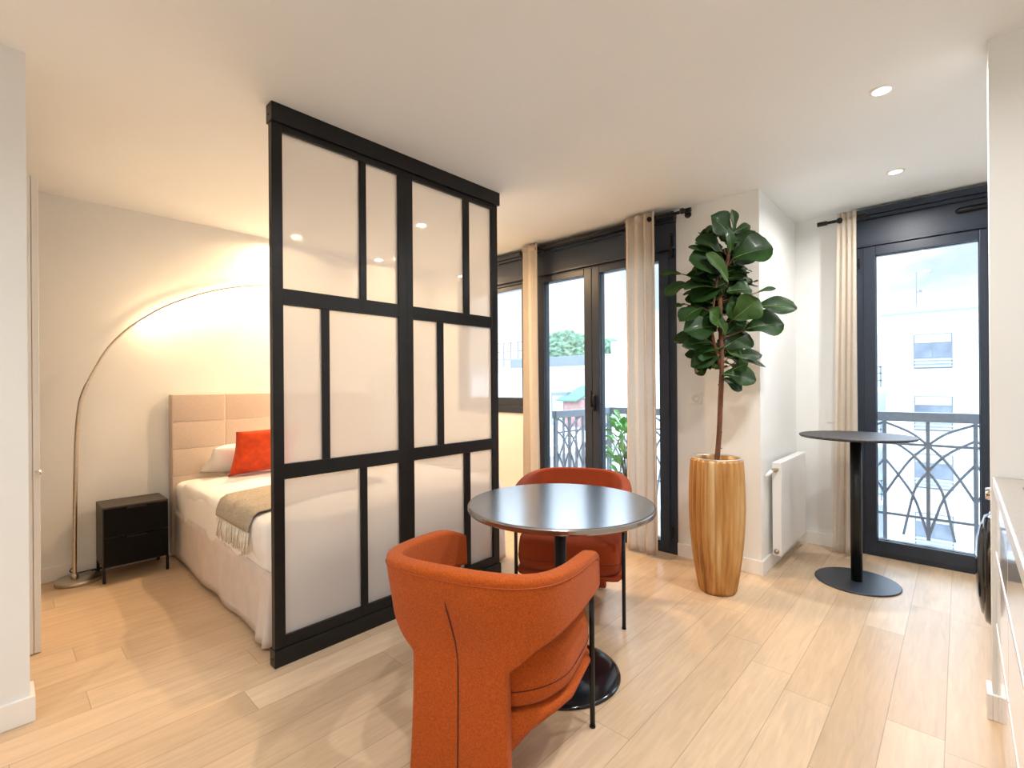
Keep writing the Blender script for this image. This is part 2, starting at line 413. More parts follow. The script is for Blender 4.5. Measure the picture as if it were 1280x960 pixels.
# ================================================================== PARTITION
px0, px1 = -2.275, -2.235
part = thing('room_divider', 'black framed sliding room divider with twelve opal glass panes between bed and table', 'room divider', (-2.25, 1.55, 0))
def PB(name, m, parent, boxes, bev=.002):
    bm = bmesh.new()
    for b in boxes: box(bm, b[0]+2.25, b[1]+2.25, b[2]-1.55, b[3]-1.55, b[4], b[5], bev)
    return obj(name, bm, m, parent)
PB('top_rail', BLACK, part, [(-2.285, -2.222, .842, 2.285, 2.437, FZ)])
PB('bottom_rail', BLACK, part, [(-2.285, -2.228, .842, 2.28, 0, .078)])
rows = [(1.697, 2.405), (.903, 1.625), (.128, .834)]
P1 = dict(y0=.846, y1=1.555, g0=.893, g1=1.507); P2 = dict(y0=1.557, y1=2.276, g0=1.602, g1=2.222)
bars = {0: [(1.278, 1.314), (1.075, 1.112), (1.273, 1.310)], 1: [(1.984, 2.030), (1.778, 1.820), (1.978, 2.026)]}
for k, P in enumerate((P1, P2)):
    xa, xb = (-2.272, -2.236) if k == 0 else (-2.275, -2.239)
    f = [(xa, xb, P['y0'], P['g0'], .078, 2.437), (xa, xb, P['g1'], P['y1'], .078, 2.437)]
    for z0, z1 in ((.078, .128), (.834, .903), (1.625, 1.697), (2.405, 2.437)):
        f.append((xa, xb, P['g0'], P['g1'], z0, z1))
    for r, (b0, b1) in enumerate(bars[k]):
        f.append((xa+.003, xb-.003, b0, b1, rows[r][0], rows[r][1]))
    fr = PB('panel_frame', BLACK, part, f)
    for r, (b0, b1) in enumerate(bars[k]):
        for (c0, c1) in ((P['g0'], b0), (b1, P['g1'])):
            PB('glass_pane', OPAL, fr, [((xa+xb)/2-.003, (xa+xb)/2+.003, c0-.004, c1+.004, rows[r][0]-.004, rows[r][1]+.004)], 0)
for z in (.035, 2.47):
    bm = bmesh.new(); tube(bm, [(-.005, .842-1.55, z), (-.005, .839-1.55, z)], .005, 8); obj('screw', bm, RUBBER, part)

# ================================================================== CURTAINS + RODS
def curtain(name, label, x0, x1, y, z0, z1, folds, amp, xb0=None, xb1=None, seed=0, hx=.0):
    """hanging cloth; folds are real waves in y, gathered at the top"""
    xb0 = x0 if xb0 is None else xb0; xb1 = x1 if xb1 is None else xb1
    rnd = random.Random(seed); ph = [rnd.uniform(-.5, .5) for _ in range(40)]
    bm = bmesh.new(); nx, nz = folds*16, 40
    grid = []
    for j in range(nz+1):
        t = j/nz; z = z1+(z0-z1)*t; row = []
        a0 = x0+(xb0-x0)*t; a1 = x1+(xb1-x1)*t
        for i in range(nx+1):
            s = i/nx
            th = s*folds*2*PI+.9*math.sin(3.1*s+seed)+.25*t*math.sin(5*s+2*t+seed)
            A = amp*(.85+.35*math.sin(7*s+seed))*(.75+.35*t)
            yy = y+A*math.sin(th)+.010*t*math.sin(11*s+3*t)
            xx = a0+(a1-a0)*s+.35*A*math.sin(2*th)*(.5+.5*t)
            row.append(bm.verts.new((xx, yy, z+.004*math.sin(9*s)*(1 if j in (0, nz) else 0))))
        grid.append(row)
    for a, b in zip(grid, grid[1:]):
        for i in range(nx): bm.faces.new((a[i], a[i+1], b[i+1], b[i]))
    root = thing(name, label, 'curtain', ((x0+x1)/2, y, z0), 0, 'beige linen curtains')
    for v in bm.verts: v.co -= Vector(root.location)
    o = obj('cloth', bm, VOILE, root, True)
    md = o.modifiers.new('s', 'SOLIDIFY'); md.thickness = .0016
    # stitched heading band across the top
    bm = bmesh.new(); g2 = []
    for zz in (z1+.002, z1-.055):
        row = []
        for i in range(nx+1):
            s = i/nx; th = s*folds*2*PI+.9*math.sin(3.1*s+seed)
            A = amp*(.85+.35*math.sin(7*s+seed))*.77
            row.append(bm.verts.new(Vector((x0+(x1-x0)*s+.35*A*math.sin(2*th)*.5, y+A*math.sin(th)-.003, zz))-Vector(root.location)))
        g2.append(row)
    for i in range(nx): bm.faces.new((g2[0][i], g2[0][i+1], g2[1][i+1], g2[1][i]))
    h = obj('heading', bm, VOILE, root, True); md = h.modifiers.new('s', 'SOLIDIFY'); md.thickness = .003
    return root
curtain('curtain', 'beige linen curtain hanging left of the French doors, next to the room divider', -2.90, -2.70, 3.258, .015, 2.495, 3, .024, -2.92, -2.68, 1)
curtain('curtain', 'beige sheer linen curtain hanging before the right leaf of the French doors', -1.855, -1.60, 3.252, .015, 2.495, 4, .028, -1.865, -1.585, 2)
curtain('curtain', 'narrow beige linen curtain bunched left of the recess glass door, behind the tall table', -.645, -.535, 4.178, .015, 2.475, 3, .018, -.685, -.55, 4)

def rod(label, x0, x1, y, z, brackets, ywall, ball_right=False):
    r = thing('curtain_rod', label, 'curtain rod', ((x0+x1)/2, y, z))
    o = Vector(r.location)
    def T(pts): return [Vector(p)-o for p in pts]
    bm = bmesh.new(); tube(bm, T([(x0, y, z), (x1, y, z)]), .011, 14); obj('rod', bm, BLACK, r, True)
    for xe, s in ((x0, -1), (x1, 1)):
        bm = bmesh.new(); tube(bm, T([(xe-s*.04, y, z), (xe+s*.022, y, z)]), .016, 16); obj('finial', bm, BLACK, r)
    for xb in brackets:
        bm = bmesh.new(); tube(bm, T([(xb, ywall, z-.012), (xb, y-.035, z-.012)]), .007, 10)
        tube(bm, T([(xb, ywall-.008, z-.012), (xb, ywall, z-.012)]), .024, 18)
        lathe(bm, [(.006, -.020), (.016, -.014), (.021, 0), (.016, .014), (.006, .020)], Vector((xb, y-.045, z-.012))-o, 16)
        obj('bracket', bm, BLACK, r, True)
    return r
rod('long black curtain rod with round brackets above the French doors', -2.99, -1.385, 3.303, 2.462, (-2.715, -1.655, -1.405), 3.36)
rod('black curtain rod at the recess glass door, mostly behind its frame', -.755, -.50, 4.215, 2.435, (-.63,), 4.30)

# ================================================================== DINING TABLE
tb = thing('round_table', 'round black dining table on a central column and domed disc base', 'table', (-1.28, 1.68, 0))
bm = bmesh.new(); lathe(bm, [(.392, .714), (.400, .717), (.402, .722), (.402, .735), (.399, .7395), (.394, .741)], n=96); obj('table_top', bm, TABLET, tb)
bm = bmesh.new(); lathe(bm, [(.026, .02), (.026, .700)], n=24); obj('column', bm, BLACK, tb, True)
bm = bmesh.new(); lathe(bm, [(.095, .700), (.095, .714)], n=32); obj('top_plate', bm, BLACK, tb)
bm = bmesh.new(); lathe(bm, [(.250, 0), (.253, .004), (.251, .009), (.235, .013), (.15, .022), (.07, .030), (.035, .036), (.026, .05)], n=72); obj('base', bm, TABLEG, tb, True)

# ================================================================== TALL TABLE
ht = thing('bar_table', 'tall slim table with thin dark wooden disc top by the recess glass door', 'table', (-.482, 3.685, 0))
bm = bmesh.new(); lathe(bm, [(.300, .906), (.306, .912), (.306, .918), (.302, .921)], n=80); obj('table_top', bm, DARKWOOD, ht)
bm = bmesh.new(); lathe(bm, [(.031, .008), (.031, .908)], n=28); obj('column', bm, BLACK, ht, True)
bm = bmesh.new(); lathe(bm, [(.222, 0), (.224, .003), (.224, .007), (.221, .010)], n=72); obj('base', bm, mat('satin_blue_black', (.022, .030, .045, 1), .4, noise_s=12, noise_amt=.08), ht)

# ================================================================== ARMCHAIRS
def chair(name, label, mid, face, fabric, seam, piping):
    """local frame: x to the sitter's right, y forward, origin on the floor; front legs at (+-.28, .22)"""
    rz = math.atan2(face[1], face[0])-PI/2
    f = Vector(face).normalized()
    org = Vector((mid[0], mid[1]))-f*.22
    root = thing(name, label, 'armchair', (org.x, org.y, 0), rz, 'orange upholstered armchairs')
    # plan of the shell at rim height, and the heights of its upper and lower edge
    plan = [(0, -.338), (.10, -.333), (.185, -.312), (.25, -.268), (.297, -.19), (.320, -.075), (.324, .07), (.318, .17), (.305, .262)]
    ztop = [.722, .722, .720, .715, .707, .697, .684, .667, .628]
    zlow = [.40, .40, .425, .485, .515, .530, .528, .515, .500]
    NS = 30
    def col(s):                      # s in -1..1
        a = abs(s); sg = 1 if s >= 0 else -1
        x, y = interp(plan, a); zt = interp([(v,) for v in ztop], a)[0]; zl = interp([(v,) for v in zlow], a)[0]
        return sg*x, y, zt, zl
    def pos(s, z):
        x, y, zt, zl = col(s)
        k = min(max((.74-z)/.34, 0), 1.6); k = k*k*(3-2*k) if k < 1 else 1
        w = max(0, 1-abs(s)/.62)                      # waist: lower part pulled forward and inward at the back
        return (x*(1-.10*k*w), y+.085*k*w+.012*k, z)
    ss = [-1+2*i/(2*NS) for i in range(2*NS+1)]
    s0i = [i for i, s in enumerate(ss) if abs(s) <= .235]
    bm = bmesh.new()
    NV = 9; cols = []
    for s in ss:
        _, _, zt, zl = col(s)
        cols.append([bm.verts.new(pos(s, zl+(zt-zl)*j/NV)) for j in range(NV+1)])
    for a, b in zip(cols, cols[1:]):
        for j in range(NV): bm.faces.new((a[j], b[j], b[j+1], a[j+1]))
    NL = 8; low = {}
    for i in s0i:
        _, _, zt, zl = col(ss[i]); lowc = []
        for j in range(NL):
            t = j/NL; z = .012+(zl-.012)*t
            x, y, _ = pos(ss[i], zl); fl = 1+.07*(1-t)**2
            lowc.append(bm.verts.new((x*fl, y-.012*(1-t)**2, z)))
        low[i] = lowc+[cols[i][0]]
    for a, b in zip(s0i, s0i[1:]):
        for j in range(NL): bm.faces.new((low[a][j], low[b][j], low[b][j+1], low[a][j+1]))
    o = obj('backrest', bm, fabric, root, True)
    sd = o.modifiers.new('s', 'SOLIDIFY'); sd.thickness = .052; sd.offset = 1 if False else -1; sd.use_even_offset = True
    bv = o.modifiers.new('b', 'BEVEL'); bv.width = .017; bv.segments = 3; bv.limit_method = 'ANGLE'; bv.angle_limit = math.radians(50)
    sb = o.modifiers.new('u', 'SUBSURF'); sb.levels = 1; sb.render_levels = 1
    # recessed seam down the back and piping along the rim
    def out(s, z, d):
        p = Vector(pos(s, z)); q = Vector(pos(s+.01, z))-Vector(pos(s-.01, z)); n = Vector((q.y, -q.x, 0)).normalized()
        return p+n*d
    bm = bmesh.new()
    pts = [out(-.0, .63-.03*i, .0005) for i in range(8)]
    x, y, z = pos(0, .40)
    pts += [Vector((0, y-.012*(1-t)**2-.0005, .012+.388*t)) for t in (.95, .75, .5, .25, .02)]
    tube(bm, pts, [.0008]+[.0032]*(len(pts)-1), 6); obj('seam', bm, seam, o, True)
    bm = bmesh.new(); pts = []
    for i in range(121):
        s = -1+2*i/120; pts.append(out(s*.985, col(s)[2]-.024, .0006))
    tube(bm, pts, .0019, 6); obj('piping', bm, piping, o, True)
    # cushion
    def plan_ring(z, inset, n=72, gx=.280, gy0=-.225, gy1=.285):
        cy = (gy0+gy1)/2; hy = (gy1-gy0)/2-inset; hx = gx-inset; r = []
        for i in range(n):
            a = 2*PI*i/n; c, s_ = math.cos(a), math.sin(a)
            e = 2/6 if s_ > 0 else 2/2.1
            r.append((hx*math.copysign(abs(c)**e, c), cy+hy*math.copysign(abs(s_)**e, s_), z))
        return r
    bm = bmesh.new()
    Z0, Z1 = .272, .445
    prof = [(.060, Z0), (.022, Z0+.004), (.006, Z0+.020), (0, Z0+.045), (0, Z0+.080), (.002, Z0+.115), (.008, Z1-.020), (.022, Z1-.007), (.060, Z1), (.12, Z1+.008), (.18, Z1+.012)]
    loft(bm, [plan_ring(z, i) for i, z in prof])
    for v in bm.verts:
        v.co += Vector((0, 0, .004*noise.noise(v.co*9)))
    cu = obj('seat_cushion', bm, fabric, root, True)
    bm = bmesh.new(); tube(bm, [Vector(p) for p in plan_ring(Z0+.062, -.0006)]+[Vector(plan_ring(Z0+.062, -.0006)[0])], .0016, 6); obj('seam', bm, seam, cu, True)
    # upholstered seat base curving down into the back slab
    bm = bmesh.new(); prof2 = []
    yy = [(.262, .246, .272), (.20, .240, .272), (.10, .236, .272), (0, .230, .272), (-.08, .222, .272), (-.15, .195, .272), (-.20, .14, .272), (-.225, .06, .272)]
    rings = []
    for y, zl, zt in yy:
        hw = .285 if y > 0 else .285*(1-((-y)/.225)**1.5*.52)
        if y > .25: hw = .262
        ring = []
        for k in range(16):
            a = 2*PI*k/16; c, s_ = math.cos(a), math.sin(a)
            ring.append((hw*math.copysign(abs(c)**.35, c), y, (zl+zt)/2+(zt-zl)/2*math.copysign(abs(s_)**.5, s_)))
        rings.append(ring)
    loft(bm, rings)
    obj('seat_base', bm, fabric, root, True)
    for sx in (-1, 1):
        bm = bmesh.new(); lathe(bm, [(.0095, .004), (.0095, .515)], (sx*.283, .228, 0), 16)
        g = obj('leg', bm, BLACK, root, True)
        bm = bmesh.new(); lathe(bm, [(.011, 0), (.011, .006)], (sx*.283, .228, 0), 16); obj('foot_glide', bm, RUBBER, g)
    return root
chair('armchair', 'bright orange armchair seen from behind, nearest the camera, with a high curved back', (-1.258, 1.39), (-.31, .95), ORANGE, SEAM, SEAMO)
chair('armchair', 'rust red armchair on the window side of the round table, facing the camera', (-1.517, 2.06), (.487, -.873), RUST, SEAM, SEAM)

# ================================================================== VASE + FIDDLE LEAF FIG
vc = (-1.085, 2.985)
vs = thing('floor_vase', 'tall fluted golden brown floor vase beside the French doors', 'vase', (vc[0], vc[1], 0))
prof = [(0, .100), (.02, .106), (.10, .120), (.22, .137), (.36, .150), (.50, .156), (.62, .155), (.72, .150), (.785, .145), (.80, .142)]
N = 24*8; rings = []
for z, r in prof:
    amp = .009 if z > .01 and z < .79 else .002
    rings.append([((r+amp*abs(math.sin(12*2*PI*i/N))-amp*.5)*math.cos(2*PI*i/N), (r+amp*abs(math.sin(12*2*PI*i/N))-amp*.5)*math.sin(2*PI*i/N), z) for i in range(N)])
for r, z in ((.136, .803), (.128, .798), (.124, .76), (.122, .70)):
    rings.append([(r*math.cos(2*PI*i/N), r*math.sin(2*PI*i/N), z) for i in range(N)])
bm = bmesh.new(); loft(bm, rings, True, False); obj('body', bm, VASE, vs, True)
bm = bmesh.new(); lathe(bm, [(.142, .800), (.144, .803), (.141, .807), (.133, .807), (.128, .800)], n=64, cap0=False, cap1=False); obj('rim', bm, mat('worn_silver_rim', (.55, .53, .48, 1), .35, .6, noise_s=15, noise_amt=.2), vs, True)
bm = bmesh.new(); lathe(bm, [(.0, .762), (.06, .768), (.124, .758)], n=40, cap0=False, cap1=False); obj('soil', bm, SOIL, vs, True)

pl = thing('fiddle_leaf_fig', 'fiddle leaf fig tree with big dark green leaves standing in the fluted vase', 'plant', (vc[0], vc[1], .768))
A = math.radians(42.91)
LAT = Vector((math.cos(A), math.sin(A), 0)); FWD = Vector((-math.sin(A), math.cos(A), 0))
def W(l, z, d=0): return LAT*l+FWD*d+Vector((0, 0, z-.768))
bm = bmesh.new()
tube(bm, smooth_line([W(.0, .76), W(.022, .95, .01), (W(.027, 1.152)), W(.032, 1.358, -.01), W(.030, 1.636), W(.038, 1.83, .01), W(.076, 2.0), W(.095, 2.157), W(.09, 2.24)], 40), [.015]*14+[.013]*10+[.010]*8+[.007]*5+[.005]*4, 10)
tube(bm, smooth_line([W(.024, 1.36, 0), W(-.005, 1.45, -.02), W(-.03, 1.55, -.03), W(-.02, 1.75, -.03), W(.0, 1.9, -.04)], 20), [.010]*10+[.006]*11, 8)
tube(bm, smooth_line([W(.034, 1.30, .01), W(.055, 1.42, .04), W(.05, 1.6, .05), W(.07, 1.8, .06)], 20), [.009]*10+[.005]*11, 8)
for i in range(34):                                     # leaf scars on the stem
    z = .86+i*.032; bx = .015+.016*min(1, (z-.8)/.5); a = i*2.4
    c = W(bx, z, 0)+Vector((math.cos(a)*.013, math.sin(a)*.013, 0)); 
    if z < 1.9 and (z < 1.4): tube(bm, [c-Vector((0, 0, .003)), c+Vector((math.cos(a)*.003, math.sin(a)*.003, .003))], [.004, .002], 6)
obj('trunk', bm, BARK, pl, True)

def leaf(bm, base, tip, width, nrm, curl=.12, wave=.5, fold=.25, seed=0, rib=None):
    base, tip = Vector(base), Vector(tip); d = tip-base; L = d.length; d.normalize()
    nrm = Vector(nrm); nrm = (nrm-d*nrm.dot(d)).normalized(); sd = d.cross(nrm)
    prof = [0.03, .30, .46, .56, .66, .79, .92, 1.0, 1.0, .90, .66, 0.10]
    nv = len(prof)-1; nu = 8; rnd = random.Random(seed); ph = rnd.uniform(0, 6)
    g = []
    for j in range(nv+1):
        t = j/nv; c = base+d*(L*t)+nrm*(-curl*L*(t*t)+.05*L*math.sin(PI*t)); row = []
        for i in range(nu+1):
            u = -1+2*i/nu; hw = width/2*prof[j]
            w = wave*.10*width*math.sin(9*t+ph+(2 if u > 0 else 0))*abs(u)**2
            row.append(bm.verts.new(c+sd*(u*hw)+nrm*(fold*abs(u)*hw+w+.004*math.sin(t*26)*abs(u)*(1-abs(u))*2)))
        g.append(row)
    for a, b in zip(g, g[1:]):
        for i in range(nu): bm.faces.new((a[i], b[i], b[i+1], a[i+1]))
    if rib is not None:
        pts = [base+d*(L*t)+nrm*(-curl*L*(t*t)+.05*L*math.sin(PI*t)-.001) for t in [k/8*.94 for k in range(9)]]
        tube(rib, pts, [.0030-.00025*k for k in range(9)], 5)

LV = [(0.095,2.157,0.084,2.284,0.054),(0.107,2.163,0.228,2.222,0.042),(0.083,2.12,-0.05,2.236,0.115),(0.07,2.024,0.04,2.151,0.061),(0.088,2.084,0.24,2.143,0.125),(0.088,1.999,0.282,2.058,0.15),(0.051,2.012,-0.087,2.134,0.10),(0.051,1.987,-0.166,2.086,0.067),(0.051,1.915,-0.179,2.001,0.145),(0.062,1.854,-0.094,2.013,0.073),(0.081,1.915,0.245,1.962,0.067),(-0.191,1.923,-0.312,1.942,0.036),(-0.150,1.86,-0.307,1.812,0.085),(0.026,1.818,-0.217,1.832,0.11),(0.05,1.854,-0.156,1.759,0.11),(0.086,1.805,0.269,1.913,0.115),(0.11,1.83,0.287,1.877,0.067),(0.244,1.798,0.341,1.822,0.029),(0.194,1.708,0.279,1.774,0.061),(0.206,1.708,0.418,1.694,0.100),(0.085,1.636,0.195,1.738,0.125),(0.085,1.636,0.043,1.717,0.075),(-0.181,1.735,-0.241,1.723,0.034),(-0.089,1.71,-0.242,1.638,0.09),(-0.005,1.588,-0.216,1.578,0.135),(-0.03,1.528,-0.225,1.541,0.080),(-0.042,1.500,-0.231,1.481,0.060),(0.048,1.539,-0.072,1.686,0.11),(0.073,1.624,0.266,1.616,0.058),(0.159,1.575,0.363,1.616,0.13),(0.047,1.467,0.205,1.562,0.135),(0.047,1.467,-0.098,1.444,0.070),(0.035,1.43,-0.153,1.359,0.085),(0.028,1.346,-0.074,1.407,0.078),(0.071,1.406,0.289,1.438,0.058),(0.131,1.387,0.331,1.374,0.060),(0.083,1.333,0.134,1.369,0.061),(0.022,1.309,0.203,1.272,0.112),(0.028,1.285,0.136,1.218,0.067),(0.051,1.915,-0.035,1.794,0.11),(0.049,1.769,-0.072,1.746,0.11),(0.049,1.745,0.195,1.78,0.11),(0.063,1.951,-0.033,2.049,0.10),(0.087,1.951,0.196,1.889,0.11),
      (.06,1.87,-.13,1.90,.12),(.07,1.86,.18,1.83,.11),(.04,1.70,.16,1.68,.10),(.05,2.03,.02,1.93,.10),(.07,2.07,.17,2.00,.11),(.03,1.64,-.10,1.60,.10),(.04,1.62,.14,1.58,.09),(.03,1.50,.10,1.46,.09),(.03,1.48,-.09,1.52,.09)]
front = {3, 8, 9, 20, 21, 24, 5, 19, 29, 26, 2, 36}
bm = bmesh.new(); rib = bmesh.new(); pet = bmesh.new()
for i, (a, z0, b, z1, w) in enumerate(LV):
    rnd = random.Random(100+i)
    bk = i >= 39
    dd = rnd.uniform(-.10, .10) if not bk else rnd.uniform(.02, .14)
    if i in front: dd = rnd.uniform(-.15, -.08)
    base = W(a, z0, dd*.35); tip = W(b, z1, dd)
    up = .5 if i in front else rnd.uniform(.35, 1.3)
    nrm = (-FWD)*(1.0 if i in front else rnd.uniform(.45, .9))+Vector((0, 0, up))+LAT*rnd.uniform(-.5, .5)
    L = (tip-base).length
    if L < w*1.35: base = base-(tip-base).normalized()*(w*1.35-L)*.5
    leaf(bm, base, tip, w*1.38, nrm, rnd.uniform(.02, .16), rnd.uniform(.3, .9), rnd.uniform(.12, .34), i, rib)
    # petiole back to the stem
    zc = z0-.045; xs = interp([(.027,), (.030,), (.030,), (.036,), (.06,), (.095,)], (zc-1.15)/1.0)[0]
    tube(pet, smooth_line([W(xs, max(zc, 1.2), 0), (W(xs, zc, 0)+base)/2+Vector((0, 0, -.008)), base], 6), .0032, 5)
for i in range(72):                                     # leaves on the far side of the crown
    rnd = random.Random(900+i)
    t = (i+.5)/72; z = 1.34+.86*t; a = rnd.uniform(.05, .95)*PI
    l = rnd.uniform(.13, .20)*(1-.3*abs(t-.55)*2); w = rnd.uniform(.12, .16)
    x0 = .03+.05*max(0, (t-.7)/.3)
    base = W(x0+.04*math.cos(a), z, .03+.05*math.sin(a)); tip = W(x0+(.04+l*.8)*math.cos(a), z+rnd.uniform(-.05, .07), .05+l*math.sin(a))
    leaf(bm, base, tip, w, Vector((0, 0, 1))-FWD*rnd.uniform(.2, .9), rnd.uniform(.05, .25), .6, .2, i, rib)
for i in range(34):                                     # leaves close around the stem
    rnd = random.Random(500+i); t = (i+.5)/34; z = 1.40+.74*t; sg = 1 if i % 2 else -1
    x0 = .03+.06*max(0, (t-.6)/.4); l = rnd.uniform(.10, .17); dd = rnd.uniform(-.05, .08)
    base = W(x0+sg*.03, z-.02, dd*.4); tip = W(x0+sg*(.03+l), z+rnd.uniform(-.05, .10), dd)
    leaf(bm, base, tip, rnd.uniform(.12, .15), -FWD*rnd.uniform(.5, 1)+Vector((0, 0, rnd.uniform(.3, 1.1)))+LAT*rnd.uniform(-.4, .4), rnd.uniform(.03, .2), .7, .22, 700+i, rib)
obj('foliage', bm, LEAF, pl, True)
obj('midribs', rib, VEIN, pl, True); obj('petioles', pet, BARK, pl, True)

# ================================================================== BED
BX0, BX1, BY0, BY1 = -4.21, -2.40, .90, 2.50
bed = thing('bed', 'double bed with beige headboard, white bedding and pleated skirt against the left wall', 'bed', (-3.3, 1.7, 0))
bo = Vector(bed.location)
def rrect(x0, x1, y0, y1, r, n=28):
    """rounded rectangle outline; n points per side"""
    pts = []
    cs = [(x1-r, y0+r, -PI/2), (x1-r, y1-r, 0), (x0+r, y1-r, PI/2), (x0+r, y0+r, PI)]
    for k, (cx, cy, a0) in enumerate(cs):
        for i in range(7): 
            a = a0+PI/2*i/6; pts.append((cx+r*math.cos(a), cy+r*math.sin(a)))
        nx_ = cs[(k+1) % 4]; p = pts[-1]; a1 = nx_[2]; q = (nx_[0]+r*math.cos(a1), nx_[1]+r*math.sin(a1))
        for i in range(1, n): pts.append((p[0]+(q[0]-p[0])*i/n, p[1]+(q[1]-p[1])*i/n))
    return pts
# skirt
outl = rrect(BX0, BX1+.0, BY0-.005, BY1+.005, .03, 60)
bm = bmesh.new(); rings = []
for j in range(9):
    t = j/8; z = .36-.340*t; ring = []
    for i, (x, y) in enumerate(outl):
        nx_, ny_ = (x+3.3)/1.0, (y-1.7)/.8; n = Vector((nx_*abs(nx_)**6, ny_*abs(ny_)**6, 0)); n = n.normalized() if n.length > 1e-6 else n
        wv = .007*t*math.sin(x*10+math.sin(x*4)*2)+.004*t*math.sin(y*12)+.010*t
        if x > BX1-.16 and y < BY0+.1: wv += .035*t*abs(math.sin((x-BX1)*45))
        ring.append(Vector((x, y, z+.006*math.sin(x*9)*t))+n*wv-bo)
    rings.append(ring)
loft(bm, rings, False, False); sk = obj('bed_skirt', bm, SKIRT, bed, True); md = sk.modifiers.new('s', 'SOLIDIFY'); md.thickness = .003
bm = bmesh.new(); box(bm, BX0-bo.x+.02, BX1-bo.x-.03, BY0-bo.y+.03, BY1-bo.y-.03, .10, .33, .01); obj('bed_base', bm, SKIRT, bed)
# mattress + duvet
def duvet(name, x0, x1, y0, y1, ztop, zb_fn, m, puff=.012, seed=0):
    rings = []; cx, cy = (x0+x1)/2, (y0+y1)/2
    for j in range(14):                                 # from the centre outwards over the top
        k = (j+.4)/14; o_ = rrect(cx+(x0-cx)*k, cx+(x1-cx)*k, cy+(y0-cy)*k, cy+(y1-cy)*k, max(.004, .07*k), 40)
        rings.append([Vector((x, y, ztop-.02*k**8)) for x, y in o_])
    for q in (.25, .5, .75, 1):
        a = q*PI/2; o_ = rrect(x0-.035*math.sin(a), x1+.035*math.sin(a), y0-.035*math.sin(a), y1+.035*math.sin(a), .09, 40)
        rings.append([Vector((x, y, ztop-.02-.045*(1-math.cos(a)))) for x, y in o_])
    o_ = rrect(x0-.035, x1+.035, y0-.035, y1+.035, .09, 40); o2 = rrect(x0-.022, x1+.028, y0-.022, y1+.02, .09, 40)
    for t in (.15, .3, .45, .6, .75, .9, 1):
        rings.append([Vector((a[0]+(b[0]-a[0])*t, a[1]+(b[1]-a[1])*t, (ztop-.065)*(1-t)+zb_fn(a[0], a[1])*t)) for a, b in zip(o_, o2)])
    for r in rings:
        for p in r:
            n = noise.noise(Vector((p.x*2.3+seed, p.y*2.3, p.z*5)))*1.3+noise.noise(Vector((p.x*7, p.y*6+seed, p.z*5)))*.55
            side = p.z < ztop-.03
            if side: p.y += n*puff*1.1*(-1 if p.y < cy else 1); p.x += n*puff*.4
            else: p.z += n*puff
    bm = bmesh.new(); loft(bm, [[p-bo for p in r] for r in rings], True, False)
    o = obj(name, bm, m, bed, True); md = o.modifiers.new('s', 'SOLIDIFY'); md.thickness = .012; md.offset = -1
    return o
duvet('mattress', -4.19, -2.46, .925, 2.47, .585, lambda x, y: .27+.0*x, LINEN, .005, 3)
duvet('duvet', -3.98, -2.43, .92, 2.48, .612, lambda x, y: .315+.02*math.sin(x*8)+.03*max(0, (x+2.9)), LINEN, .014, 8)
# headboard: pads with pale piping
HX0, HX1 = XL+.016, -4.225
bm = bmesh.new(); box(bm, HX0-bo.x, HX1-.012-bo.x, .885-bo.y, 2.56-bo.y, .02, 1.20, .008, 3); hb = obj('headboard', bm, HEADB, bed)
ys = [.885, 1.236, 1.68, 2.12, 2.56]; zs = [.30, .596, .796, .996, 1.203]
for a, b in zip(zs, zs[1:]):
    for c, d in zip(ys, ys[1:]):
        bm = bmesh.new(); box(bm, HX1-.03-bo.x, HX1-bo.x, c+.0015-bo.y, d-.0015-bo.y, a+.0015, b-.0015, .008, 3); obj('pad', bm, HEADB, hb, True)
bm = bmesh.new()
for z in zs[1:4]: tube(bm, [Vector((HX1-.003, .887, z))-bo, Vector((HX1-.003, 2.558, z))-bo], .0028, 6)
tube(bm, [Vector((HX1-.003, ys[1], .5))-bo, Vector((HX1-.003, ys[1], 1.195))-bo], .0022, 6)
obj('piping', bm, HEADS, hb, True)

def pillow(name, label, c, size, T, rot, m, cat='pillow', puff=.0):
    bm = bmesh.new(); n = 22; top, bot = [], []
    for j in range(n+1):
        rt, rb = [], []
        for i in range(n+1):
            u, v = -1+2*i/n, -1+2*j/n
            h = (max(0, 1-abs(u)**2.6)*max(0, 1-abs(v)**2.6))**.55
            pin = 1-.10*(1-abs(u))*abs(v)**3*0-.07*((1-u*u)*(v*v)); pin2 = 1-.07*((1-v*v)*(u*u))
            x, y = u*size[0]/2*pin2, v*size[1]/2*pin
            w = .5*noise.noise(Vector((u*2.2, v*2.2, T*30)))*T*.25*h
            rt.append((x, y, h*T/2+w))
            rb.append((x, y, -h*T/2+w))
        top.append(rt); bot.append(rb)
    vt = [[bm.verts.new(p) for p in r] for r in top]
    vb = [[vt[j][i] if i in (0, n) or j in (0, n) else bm.verts.new(bot[j][i]) for i in range(n+1)] for j in range(n+1)]
    for j in range(n):
        for i in range(n):
            bm.faces.new((vt[j][i], vt[j][i+1], vt[j+1][i+1], vt[j+1][i]))
            bm.faces.new((vb[j][i], vb[j+1][i], vb[j+1][i+1], vb[j][i+1]))
    o = obj(name, bm, m, None, True); o.location = c; o.rotation_euler = rot
    return tag(o, label, cat)
p1 = pillow('pillow', 'white bed pillow leaning on the beige headboard behind the orange cushion', (-4.035, 1.35, .715), (.40, .60), .17, (0, math.radians(-30), 0), LINEN)
pillow('cushion', 'orange velvet square cushion propped on the white bed beside the room divider', (-3.77, 1.372, .785), (.38, .47), .12, (math.radians(5), math.radians(-62), 0), VELVET, 'cushion')

